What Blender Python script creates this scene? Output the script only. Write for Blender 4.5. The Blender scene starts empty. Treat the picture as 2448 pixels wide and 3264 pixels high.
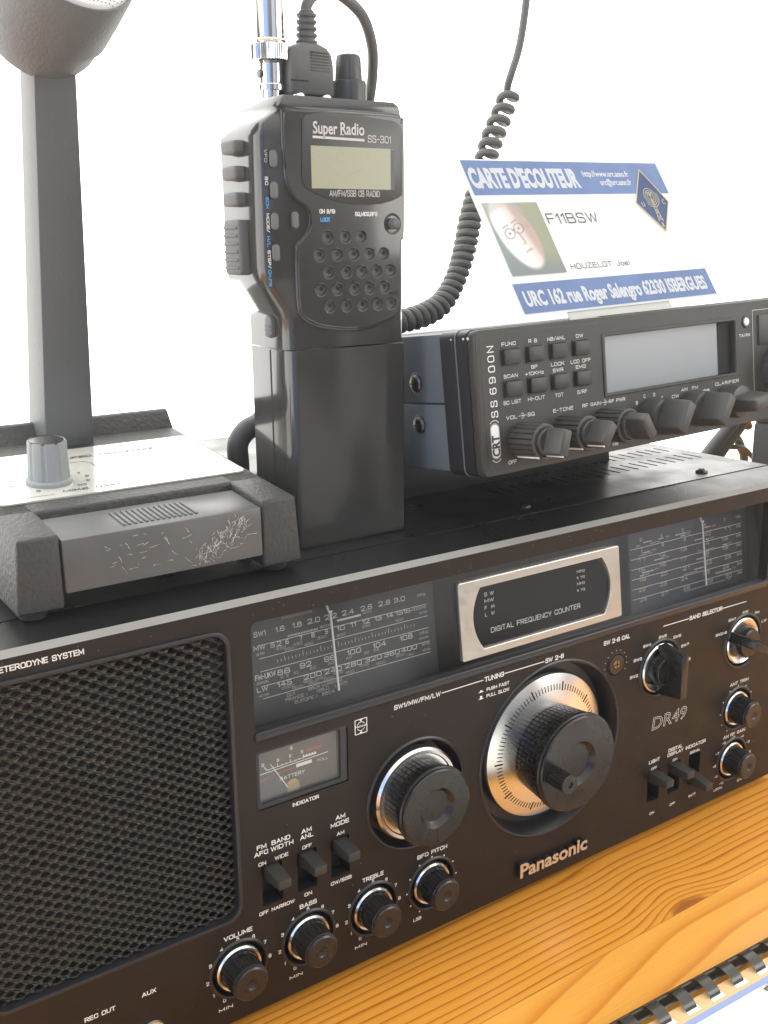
import bpy, bmesh, math, random
from mathutils import Matrix, Vector
random.seed(7)
SC = bpy.context.scene
COL = SC.collection
R = math.radians

# ------------------------------------------------------------------ camera, world, lamps, exposure
cd = bpy.data.cameras.new("camera")
cam = bpy.data.objects.new("camera", cd); COL.objects.link(cam)
cam.location = (-0.3426, -0.3532, 0.3318)
cam.rotation_euler = (1.3106, 0.0099, -0.5981)
cd.sensor_fit = 'VERTICAL'; cd.sensor_height = 24.0; cd.lens = 24.234
cd.clip_start = 0.01; cd.clip_end = 50
SC.camera = cam

W = bpy.data.worlds.new("World"); SC.world = W; W.use_nodes = True
wt = W.node_tree; wt.nodes.clear()
def wn(t, **k):
    n = wt.nodes.new(t)
    for a, b in k.items(): setattr(n, a, b)
    return n
def wmath(op, a, b=None, clamp=False):
    n = wn('ShaderNodeMath', operation=op, use_clamp=clamp)
    for i, v in enumerate((a, b)):
        if v is None: continue
        if isinstance(v, (int, float)): n.inputs[i].default_value = v
        else: wt.links.new(v, n.inputs[i])
    return n.outputs[0]
def wstep(v, lo, hi):
    n = wn('ShaderNodeMapRange', interpolation_type='SMOOTHSTEP')
    wt.links.new(v, n.inputs[0]); n.inputs[1].default_value = lo; n.inputs[2].default_value = hi
    return n.outputs[0]
def wmix(f, a, b):
    n = wn('ShaderNodeMix', data_type='RGBA')
    wt.links.new(f, n.inputs[0])
    for i, v in ((6, a), (7, b)):
        if isinstance(v, tuple): n.inputs[i].default_value = (*v, 1)
        else: wt.links.new(v, n.inputs[i])
    return n.outputs[2]
tc = wn('ShaderNodeTexCoord'); sep = wn('ShaderNodeSeparateXYZ')
wt.links.new(tc.outputs['Generated'], sep.inputs[0])
X, Y, Z = sep.outputs
nz = wn('ShaderNodeTexNoise'); nz.inputs['Scale'].default_value = 3.4; nz.inputs['Detail'].default_value = 2.5
wt.links.new(tc.outputs['Generated'], nz.inputs['Vector'])
nz2 = wn('ShaderNodeTexNoise'); nz2.inputs['Scale'].default_value = 2.1; nz2.inputs['Detail'].default_value = 1.0
wt.links.new(tc.outputs['Generated'], nz2.inputs['Vector'])
room = wmix(wstep(nz2.outputs['Fac'], .42, .58), (.62, .60, .58), (.52, .58, .72))
room = wmix(wstep(nz.outputs['Fac'], .45, .56), (.075, .072, .070), room)     # dim room behind the photographer
c_ = wmix(wstep(Z, .10, .55), room, (1.75, 1.72, 1.66))                                    # pale ceiling
c_ = wmix(wstep(wmath('MULTIPLY', X, -1.0), .40, .75), c_, (.42, .64, 1.22))              # blue daylight from the left
c_ = wmix(wstep(wmath('ADD', X, wmath('MULTIPLY', Y, .3)), .55, .9), c_, (1.3, 1.26, 1.18))  # open side on the right
c_ = wmix(wstep(wmath('ADD', Y, wmath('MAXIMUM', wmath('MULTIPLY', X, -.55), 0.)), .10, .40), c_, (3.5, 3.47, 3.35))                                    # huge bright window side behind the radios
bg = wn('ShaderNodeBackground'); bg.inputs['Strength'].default_value = 1.0
wt.links.new(c_, bg.inputs['Color'])
wo = wn('ShaderNodeOutputWorld'); wt.links.new(bg.outputs[0], wo.inputs[0])

def area(name, loc, target, size, power, color):
    l = bpy.data.lights.new(name, 'AREA'); l.shape = 'SQUARE'; l.size = size; l.energy = power; l.color = color
    o = bpy.data.objects.new(name, l); COL.objects.link(o); o.location = loc
    d = Vector(target) - Vector(loc); o.rotation_euler = d.to_track_quat('-Z', 'Y').to_euler()
    return o
area("daylight_right", (0.75, -0.75, 0.55), (0.05, -0.03, 0.05), 0.55, 5., (1.0, .96, .90))

SC.view_settings.view_transform = 'Standard'
SC.view_settings.look = 'None'
SC.view_settings.exposure = 0.0
SC.view_settings.gamma = 1.0
SC.view_settings.use_curve_mapping = False
SC.cycles.use_denoising = True
SC.cycles.caustics_reflective = False
SC.cycles.max_bounces = 8
SC.cycles.transparent_max_bounces = 12

# ------------------------------------------------------------------ materials
def mat(name, col, rough=.5, metal=0., spec=.5, noise=None, bump=None, coat=0., aniso=0., var=0.):
    """noise=(scale, strength of roughness change); bump=(scale, strength); var=(amount of tone variation)"""
    m = bpy.data.materials.new(name); m.use_nodes = True
    nt = m.node_tree; b = nt.nodes['Principled BSDF']
    b.inputs['Base Color'].default_value = (*col, 1); b.inputs['Roughness'].default_value = rough
    b.inputs['Metallic'].default_value = metal; b.inputs['Specular IOR Level'].default_value = spec
    b.inputs['Coat Weight'].default_value = coat; b.inputs['Coat Roughness'].default_value = .05
    t = nt.nodes.new('ShaderNodeTexCoord')
    def tex(s, d=3):
        n = nt.nodes.new('ShaderNodeTexNoise'); n.inputs['Scale'].default_value = s; n.inputs['Detail'].default_value = d
        nt.links.new(t.outputs['Object'], n.inputs['Vector']); return n
    if noise:
        n = tex(noise[0]); r = nt.nodes.new('ShaderNodeMapRange')
        r.inputs[1].default_value = .3; r.inputs[2].default_value = .7
        r.inputs[3].default_value = max(.02, rough - noise[1]); r.inputs[4].default_value = min(1, rough + noise[1])
        nt.links.new(n.outputs['Fac'], r.inputs[0]); nt.links.new(r.outputs[0], b.inputs['Roughness'])
    if var:
        n = tex(38, 5); r = nt.nodes.new('ShaderNodeMix'); r.data_type = 'RGBA'
        r.inputs[6].default_value = (*[c * (1 - var) for c in col], 1); r.inputs[7].default_value = (*[min(1, c * (1 + var)) for c in col], 1)
        nt.links.new(n.outputs['Fac'], r.inputs[0]); nt.links.new(r.outputs[2], b.inputs['Base Color'])
    if bump:
        n = tex(bump[0], 4); bu = nt.nodes.new('ShaderNodeBump'); bu.inputs['Strength'].default_value = bump[1]
        bu.inputs['Distance'].default_value = bump[2] if len(bump) > 2 else .0005
        nt.links.new(n.outputs['Fac'], bu.inputs['Height']); nt.links.new(bu.outputs[0], b.inputs['Normal'])
    return m

PANEL = mat("brown_black_panel_paint", (.0150, .0098, .0074), .5, spec=.32, bump=(2600, .25, .0002), var=.15, noise=(60, .06))
TRIM = mat("speckled_grey_trim_paint", (.27, .265, .240), .45, bump=(2200, .5, .0002), var=.2)
COVER = mat("satin_black_cover_paint", (.016, .016, .017), .33, noise=(45, .07), bump=(1500, .10, .0002))
BLACK = mat("black_knob_plastic", (.014, .0135, .013), .28, noise=(90, .08))
SATIN = mat("black_satin_plastic", (.030, .029, .027), .5, noise=(90, .08))
DEEP = mat("dark_interior", (.008, .008, .008), .8)
GRILLE = mat("dark_grille_metal", (.062, .060, .053), .50, var=.3)
CLOTH = mat("dusty_speaker_cloth", (.022, .019, .016), .9, var=.4, bump=(1500, .6, .0006))
SILVER = mat("brushed_aluminium", (.86, .86, .84), .26, metal=1.)
SILVER.node_tree.nodes['Principled BSDF'].inputs['Anisotropic'].default_value = .75
SILVER.node_tree.nodes['Principled BSDF'].inputs['Anisotropic Rotation'].default_value = .25
_t = SILVER.node_tree.nodes.new('ShaderNodeTangent'); _t.direction_type = 'RADIAL'; _t.axis = 'Y'
SILVER.node_tree.links.new(_t.outputs[0], SILVER.node_tree.nodes['Principled BSDF'].inputs['Tangent'])
COUNTER = mat("champagne_aluminium", (.66, .635, .585), .34, metal=1., noise=(300, .05))
CHROME = mat("chrome", (.90, .89, .86), .08, metal=1.)
DUST = mat("dusty_groove", (.10, .088, .072), .8)
BRASS = mat("brass", (.36, .25, .12), .4, metal=1.)
STEEL = mat("dark_screw_steel", (.13, .12, .11), .35, metal=1.)
WHITE = mat("white_print", (.80, .79, .75), .6)
PALE = mat("pale_grey_print", (.62, .60, .56), .6)
DIM = mat("dim_grey_print", (.42, .40, .37), .6)
REDP = mat("red_print", (.50, .06, .05), .6)
BLUEP = mat("blue_print", (.08, .36, .75), .6)
INK = mat("dark_print", (.045, .045, .05), .6)
SCALE = mat("dial_scale_plate", (.030, .034, .040), .5)
METER = mat("meter_face", (.05, .045, .042), .5)
HANDH = mat("glossy_dark_grey_plastic", (.040, .039, .037), .12, noise=(30, .04), coat=.5)
HANDM = mat("dark_grey_moulded_plastic", (.050, .050, .047), .34, bump=(1800, .15, .0002))
RUBBER = mat("grey_rubber", (.13, .13, .13), .6, bump=(1500, .2, .0002))
LCD = mat("grey_green_lcd", (.36, .37, .25), .25, noise=(20, .05))
MICP = mat("light_grey_post_plastic", (.115, .120, .118), .5, bump=(700, .4, .0006))
MIC = mat("textured_grey_plastic", (.042, .0415, .040), .5, bump=(480, .8, .0008), var=.12)
MICS = mat("pebbled_grey_plastic", (.135, .15, .157), .55, bump=(800, .6, .0006), var=.1)
KEYP = mat("worn_grey_key_plastic", (.098, .098, .096), .42, bump=(300, .1, .0004), var=.3, noise=(40, .12))
PLATE = mat("bright_aluminium_plate", (.84, .83, .76), .14, metal=.45, noise=(25, .03))
KNOBG = mat("light_grey_knob_plastic", (.27, .285, .285), .62, noise=(60, .08))
MESH = mat("silver_mesh", (.85, .84, .80), .5, metal=.2)
CBFACE = mat("dark_grey_faceplate_plastic", (.034, .033, .030), .5, bump=(1600, .15, .0002), var=.1, noise=(40, .05))
CBSIDE = mat("blue_grey_case_paint", (.12, .14, .16), .42, bump=(1600, .15, .0002), var=.08)
CBDARK = mat("black_bezel_plastic", (.018, .018, .022), .35)
CBKNOB = mat("dusty_black_knob_plastic", (.045, .044, .041), .40, bump=(1300, .35, .0003), var=.35)
CBLCD = mat("pale_grey_display", (.25, .265, .27), .22)
LED = mat("white_diffuser", (.75, .78, .80), .35)
CORD = mat("grey_black_cord", (.100, .100, .094), .5, noise=(80, .08))
CABLE = mat("black_cable", (.07, .068, .066), .5)
ORANGE = mat("orange_plastic", (.22, .09, .045), .4)
CARD = mat("white_card", (.88, .88, .86), .5)
CBLUE = mat("faded_blue_print", (.20, .285, .50), .55, var=.22)
PHOTOG = mat("faded_photo_green", (.27, .29, .21), .5, var=.25)
PHOTOB = mat("faded_photo_grey", (.32, .35, .34), .5, var=.2)
FACE = mat("faded_photo_skin", (.88, .86, .83), .5)
FACES = mat("faded_photo_skin_shadow", (.66, .52, .46), .5, var=.2)
NAVY = mat("dark_blue_print", (.075, .12, .27), .5)
GOLD = mat("gold_print", (.78, .68, .36), .5)
TAPE = mat("clear_sticky_tape", (.74, .74, .70), .2)
COMB = mat("black_binding_plastic", (.045, .042, .036), .22)
PAGEO = mat("orange_cream_cover", (.80, .52, .26), .5, var=.05)
PAGEB = mat("blue_cover", (.30, .38, .60), .5)
PAGEW = mat("white_paper", (.82, .83, .80), .6, var=.04)
PAGEC = mat("cream_paper", (.80, .75, .64), .6, var=.06)
BOXG = mat("grey_device_case", (.10, .10, .095), .5, bump=(1200, .2, .0003))

def translucent(m, f):
    nt = m.node_tree; o = [n for n in nt.nodes if n.type == 'OUTPUT_MATERIAL'][0]; p = nt.nodes['Principled BSDF']
    t = nt.nodes.new('ShaderNodeBsdfTranslucent'); mx = nt.nodes.new('ShaderNodeMixShader'); mx.inputs[0].default_value = f
    src = p.inputs['Base Color']
    if src.is_linked: nt.links.new(src.links[0].from_socket, t.inputs[0])
    else: t.inputs[0].default_value = src.default_value
    nt.links.new(p.outputs[0], mx.inputs[1]); nt.links.new(t.outputs[0], mx.inputs[2]); nt.links.new(mx.outputs[0], o.inputs[0])
for m_ in (CARD, CBLUE, PHOTOG, PHOTOB, FACE, FACES, GOLD, TAPE, NAVY): translucent(m_, .4)
def glass(name, tint, gloss):
    m = bpy.data.materials.new(name); m.use_nodes = True; nt = m.node_tree; nt.nodes.clear()
    o = nt.nodes.new('ShaderNodeOutputMaterial'); mx = nt.nodes.new('ShaderNodeMixShader')
    t = nt.nodes.new('ShaderNodeBsdfTransparent'); t.inputs[0].default_value = (*tint, 1)
    g = nt.nodes.new('ShaderNodeBsdfGlossy'); g.inputs['Roughness'].default_value = .04
    f = nt.nodes.new('ShaderNodeLayerWeight'); f.inputs[0].default_value = .5
    p = nt.nodes.new('ShaderNodeMath'); p.operation = 'POWER'; p.inputs[1].default_value = 4.
    q = nt.nodes.new('ShaderNodeMath'); q.operation = 'MULTIPLY_ADD'; q.inputs[1].default_value = .75; q.inputs[2].default_value = gloss
    nt.links.new(f.outputs['Facing'], p.inputs[0]); nt.links.new(p.outputs[0], q.inputs[0])
    nt.links.new(q.outputs[0], mx.inputs[0]); nt.links.new(t.outputs[0], mx.inputs[1]); nt.links.new(g.outputs[0], mx.inputs[2])
    nt.links.new(mx.outputs[0], o.inputs[0]); return m
GLASS = glass("clear_window_plastic", (.93, .93, .93), .065)
SMOKE = glass("smoked_window_plastic", (.38, .38, .38), .085)

def wood():
    m = bpy.data.materials.new("varnished_pine"); m.use_nodes = True; nt = m.node_tree
    b = nt.nodes['Principled BSDF']
    def N(t, **k):
        n = nt.nodes.new(t)
        for a, v in k.items(): setattr(n, a, v)
        return n
    def mt(op, a, b_=None, c=None, clamp=False):
        n = N('ShaderNodeMath', operation=op, use_clamp=clamp)
        for i, v in enumerate((a, b_, c)):
            if v is None: continue
            if isinstance(v, (int, float)): n.inputs[i].default_value = v
            else: nt.links.new(v, n.inputs[i])
        return n.outputs[0]
    def noise(vec_scale, sc, det=3):
        mp = N('ShaderNodeMapping'); mp.inputs['Scale'].default_value = vec_scale
        nt.links.new(t.outputs['Object'], mp.inputs[0])
        n = N('ShaderNodeTexNoise'); n.inputs['Scale'].default_value = sc; n.inputs['Detail'].default_value = det
        nt.links.new(mp.outputs[0], n.inputs['Vector']); return n.outputs['Fac']
    t = N('ShaderNodeTexCoord'); s = N('ShaderNodeSeparateXYZ'); nt.links.new(t.outputs['Object'], s.inputs[0])
    x, y = s.outputs[0], s.outputs[1]
    seam = mt('SUBTRACT', mt('MULTIPLY', x, .012), .0562)
    above = mt('GREATER_THAN', y, seam)
    lo = mt('MULTIPLY', mt('SUBTRACT', noise((4, 14, 1), 1.0, 2), .5), .030)
    # back plank: straight lines that part round a knot at the seam
    yk = mt('SUBTRACT', y, seam); kx = mt('SUBTRACT', x, .049)
    g1 = mt('POWER', 2.718, mt('MULTIPLY', mt('MULTIPLY', kx, kx), -1 / (.024 ** 2)))
    dec = mt('POWER', 2.718, mt('MULTIPLY', yk, -1 / .022))
    push = mt('MULTIPLY', mt('MULTIPLY', g1, dec), -.0165)
    fa = mt('ADD', mt('ADD', yk, push), mt('MULTIPLY', lo, .35))
    ta = mt('DIVIDE', fa, .0051)
    ta = mt('ADD', ta, mt('MULTIPLY', mt('SUBTRACT', noise((2, 60, 1), 1.3, 2), .5), 1.7))
    ra = mt('FRACT', ta)
    # front plank: broad cathedral figure
    kx2 = mt('SUBTRACT', x, .10)
    fb = mt('ADD', mt('ADD', mt('MULTIPLY', yk, -1.), mt('MULTIPLY', mt('MULTIPLY', kx2, kx2), -.55)), mt('MULTIPLY', lo, .9))
    tb = mt('ADD', mt('DIVIDE', fb, .0155), .35)
    rb = mt('FRACT', tb)
    def ramp(f, pts):
        r = N('ShaderNodeValToRGB'); e = r.color_ramp.elements
        while len(e) < len(pts): e.new(.5)
        for i, (p, c) in enumerate(pts): e[i].position = p; e[i].color = (*c, 1)
        nt.links.new(f, r.inputs[0]); return r.outputs[0]
    A1, A2, A3 = (.78, .335, .046), (.68, .262, .028), (.46, .150, .014)
    ca = ramp(ra, [(0, A1), (.50, A1), (.76, A2), (.87, A3), (.93, A3), (1, A1)])
    B1, B2, B3 = (.84, .395, .066), (.79, .340, .050), (.67, .250, .028)
    cb = ramp(rb, [(0, B1), (.5, B1), (.75, B2), (.90, B3), (.94, B3), (1, B1)])
    def mix(f, a, c, bt='MIX'):
        n = N('ShaderNodeMix', data_type='RGBA', blend_type=bt)
        for i, v in ((0, f), (6, a), (7, c)):
            if isinstance(v, (int, float)): n.inputs[i].default_value = v
            elif isinstance(v, tuple): n.inputs[i].default_value = (*v, 1)
            else: nt.links.new(v, n.inputs[i])
        return n.outputs[2]
    kn = mt('ADD', mt('MULTIPLY', mt('MULTIPLY', kx, kx), 1 / (.0125 ** 2)), mt('MULTIPLY', mt('MULTIPLY', yk, yk), 1 / (.0062 ** 2)))
    kn = mt('ADD', kn, mt('MULTIPLY', mt('SUBTRACT', noise((60, 60, 1), 2., 3), .5), .8))
    kf = N('ShaderNodeMapRange', interpolation_type='SMOOTHSTEP'); nt.links.new(kn, kf.inputs[0])
    kf.inputs[1].default_value = 1.5; kf.inputs[2].default_value = .35
    ca = mix(mt('MULTIPLY', kf.outputs[0], .8), ca, (.30, .085, .014))
    col = mix(above, cb, ca)
    fib = noise((25, 900, 1), 1., 4)
    col = mix(.16, col, ramp(fib, [(.3, (.55, .45, .35)), (.7, (1, 1, 1))]), 'MULTIPLY')
    mot = noise((9, 16, 1), 1., 3)
    col = mix(.18, col, ramp(mot, [(.3, (.72, .62, .5)), (.7, (1, 1, 1))]), 'MULTIPLY')
    sl = mt('LESS_THAN', mt('ABSOLUTE', yk), .00022)
    col = mix(mt('MULTIPLY', sl, .55), col, (.22, .08, .015))
    sp = N('ShaderNodeTexVoronoi'); sp.inputs['Scale'].default_value = 42
    nt.links.new(t.outputs['Object'], sp.inputs['Vector'])
    spk = mt('MULTIPLY', mt('LESS_THAN', sp.outputs['Distance'], .035), mt('GREATER_THAN', noise((1, 1, 1), 33, 1), .56))
    col = mix(mt('MULTIPLY', spk, .7), col, (.12, .07, .03))
    nt.links.new(col, b.inputs['Base Color'])
    rr = N('ShaderNodeMapRange'); nt.links.new(noise((1, 1, 1), 30, 4), rr.inputs[0]); rr.inputs[3].default_value = .22; rr.inputs[4].default_value = .42
    nt.links.new(rr.outputs[0], b.inputs['Roughness'])
    bu = N('ShaderNodeBump'); bu.inputs['Strength'].default_value = .12; bu.inputs['Distance'].default_value = .0004
    nt.links.new(fib, bu.inputs['Height']); nt.links.new(bu.outputs[0], b.inputs['Normal'])
    return m
WOOD = wood()

# ------------------------------------------------------------------ mesh helpers
def FR(o, u, v):
    u = Vector(u).normalized(); v = Vector(v).normalized(); w = u.cross(v).normalized()
    m = Matrix.Identity(4)
    for i in range(3): m[i][0] = u[i]; m[i][1] = v[i]; m[i][2] = w[i]; m[i][3] = o[i]
    return m
FP = FR((0, 0, 0), (1, 0, 0), (0, 0, 1))          # u right, v up, w towards the viewer
def off(F, u=0, v=0, w=0): return F @ Matrix.Translation((u, v, w))
IDM = Matrix.Identity(4)
_txt = {}
def text_mesh(s, bold=0., extrude=0., outline=0.):
    k = (s, bold, extrude, outline)
    if k not in _txt:
        c = bpy.data.curves.new('t', 'FONT'); c.body = s; c.resolution_u = 3; c.offset = bold; c.extrude = extrude
        if outline: c.fill_mode = 'NONE'; c.bevel_depth = outline; c.bevel_resolution = 0
        o = bpy.data.objects.new('t', c)
        m = o.to_mesh()
        vs = [v.co.copy() for v in m.vertices]; fs = [tuple(p.vertices) for p in m.polygons]
        o.to_mesh_clear(); bpy.data.objects.remove(o); bpy.data.curves.remove(c)
        _txt[k] = (vs, fs)
    return _txt[k]

_A = [[(0, 0), (.45, 1), (.9, 0)], [(.16, .3), (.74, .3)]]
_P = [[(0, 0), (0, 1)], [(0, 1), (.78, 1), (.78, .45), (0, .45)]]
_O = [[(.42, 0), (0, 0), (0, 1), (.85, 1), (.85, 0), (.42, 0)]]
SHARP = set('AEFKLMNTVWXYZ147zkx/+-HI')
GL = {'A': _A, 'B': [[(0, 1), (.75, 1), (.75, .53), (0, .53)], [(0, .53), (.82, .53), (.82, 0), (0, 0)], [(0, 0), (0, 1)]],
 'C': [[(.80, .70), (.78, 1), (0, 1), (0, 0), (.78, 0), (.80, .30)]], 'D': [[(0, 1), (.84, 1), (.84, 0), (0, 0)], [(0, 0), (0, 1)]],
 'E': [[(.72, 1), (0, 1), (0, 0), (.72, 0)], [(0, .52), (.65, .52)]], 'F': [[(.72, 1), (0, 1), (0, 0)], [(0, .5), (.62, .5)]],
 'G': [[(.80, .72), (.78, 1), (0, 1), (0, 0), (.80, 0), (.82, .40)], [(.82, .46), (.46, .46)]], 'H': [[(0, 0), (0, 1)], [(.8, 0), (.8, 1)], [(0, .5), (.8, .5)]],
 'I': [[(.05, 0), (.05, 1)]], 'J': [[(.6, 1), (.6, 0), (0, 0), (0, .25)]], 'K': [[(0, 0), (0, 1)], [(.75, 1), (.08, .46)], [(.25, .6), (.8, 0)]],
 'L': [[(0, 1), (0, 0), (.65, 0)]], 'M': [[(0, 0), (0, 1), (.47, .2), (.94, 1), (.94, 0)]], 'N': [[(0, 0), (0, 1), (.8, 0), (.8, 1)]],
 'O': _O, 'P': _P, 'Q': _O + [[(.52, .28), (.92, -.08)]], 'R': _P + [[(.38, .45), (.82, 0)]],
 'S': [[(.76, .78), (.72, 1), (.02, 1), (.02, .56), (.80, .48), (.80, 0), (.02, 0), (0, .24)]], 'T': [[(0, 1), (.8, 1)], [(.4, 1), (.4, 0)]],
 'U': [[(0, 1), (0, 0), (.82, 0), (.82, 1)]], 'V': [[(0, 1), (.42, 0), (.84, 1)]], 'W': [[(0, 1), (.28, 0), (.56, .92), (.84, 0), (1.12, 1)]],
 'X': [[(0, 0), (.8, 1)], [(0, 1), (.8, 0)]], 'Y': [[(0, 1), (.4, .48), (.8, 1)], [(.4, .48), (.4, 0)]], 'Z': [[(0, 1), (.78, 1), (0, 0), (.8, 0)]],
 '0': [[(.4, 0), (0, 0), (0, 1), (.8, 1), (.8, 0), (.4, 0)]], '1': [[(0, .74), (.26, 1), (.26, 0)]],
 '2': [[(0, .74), (.02, 1), (.78, 1), (.78, .58), (0, .0)], [(0, 0), (.82, 0)]], '3': [[(0, .8), (0, 1), (.77, 1), (.77, .53), (.2, .53)], [(.2, .53), (.8, .53), (.8, 0), (0, 0), (0, .2)]],
 '4': [[(.6, 0), (.6, 1), (0, .28), (.85, .28)]], '5': [[(.76, 1), (.03, 1), (.03, .56), (.8, .56), (.8, 0), (0, 0), (0, .2)]],
 '6': [[(.75, .82), (.75, 1), (0, 1), (0, 0), (.8, 0), (.8, .55), (0, .55)]], '7': [[(0, 1), (.8, 1), (.3, 0)]],
 '8': [[(.4, .53), (.05, .53), (.05, 1), (.75, 1), (.75, .53), (.4, .53)], [(.4, 0), (0, 0), (0, .53), (.8, .53), (.8, 0), (.4, 0)]],
 '9': [[(.05, .18), (.05, 0), (.8, 0), (.8, 1), (0, 1), (0, .45), (.8, .45)]], '-': [[(0, .48), (.5, .48)]], '/': [[(0, -.05), (.5, 1.05)]],
 '.': [[(.08, 0), (.08, .12)]], ',': [[(.12, .1), (.02, -.16)]], '+': [[(0, .45), (.7, .45)], [(.35, .1), (.35, .8)]],
 'm': [[(0, 0), (0, .66)], [(0, .66), (.42, .66), (.42, 0)], [(.42, .66), (.84, .66), (.84, 0)]], 'k': [[(0, 0), (0, 1)], [(.52, .66), (.05, .3)], [(.18, .42), (.56, 0)]],
 'z': [[(0, .66), (.52, .66), (0, 0), (.54, 0)]], 'x': [[(0, 0), (.52, .66)], [(0, .66), (.52, 0)]], 'd': [[(.56, 1), (.56, 0), (0, 0), (0, .66), (.56, .66)]],
 'o': [[(.3, 0), (0, 0), (0, .66), (.6, .66), (.6, 0), (.3, 0)]], 'e': [[(.58, .1), (.58, 0), (0, 0), (0, .66), (.6, .66), (.6, .34), (0, .34)]], 'l': [[(.05, 0), (.05, 1)]], ' ': []}
def fillet(pl, r):
    if len(pl) < 3: return [Vector(p) for p in pl]
    P = [Vector(p) for p in pl]; out = [P[0]]
    for a, c, e in zip(P, P[1:], P[2:]):
        d1 = a - c; d2 = e - c; q = min(r, d1.length * .48, d2.length * .48)
        p1 = c + d1.normalized() * q; p2 = c + d2.normalized() * q
        for i in range(5):
            t = i / 4; out.append(p1 * (1 - t) ** 2 + c * 2 * t * (1 - t) + p2 * t * t)
    return out + [P[-1]]

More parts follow.
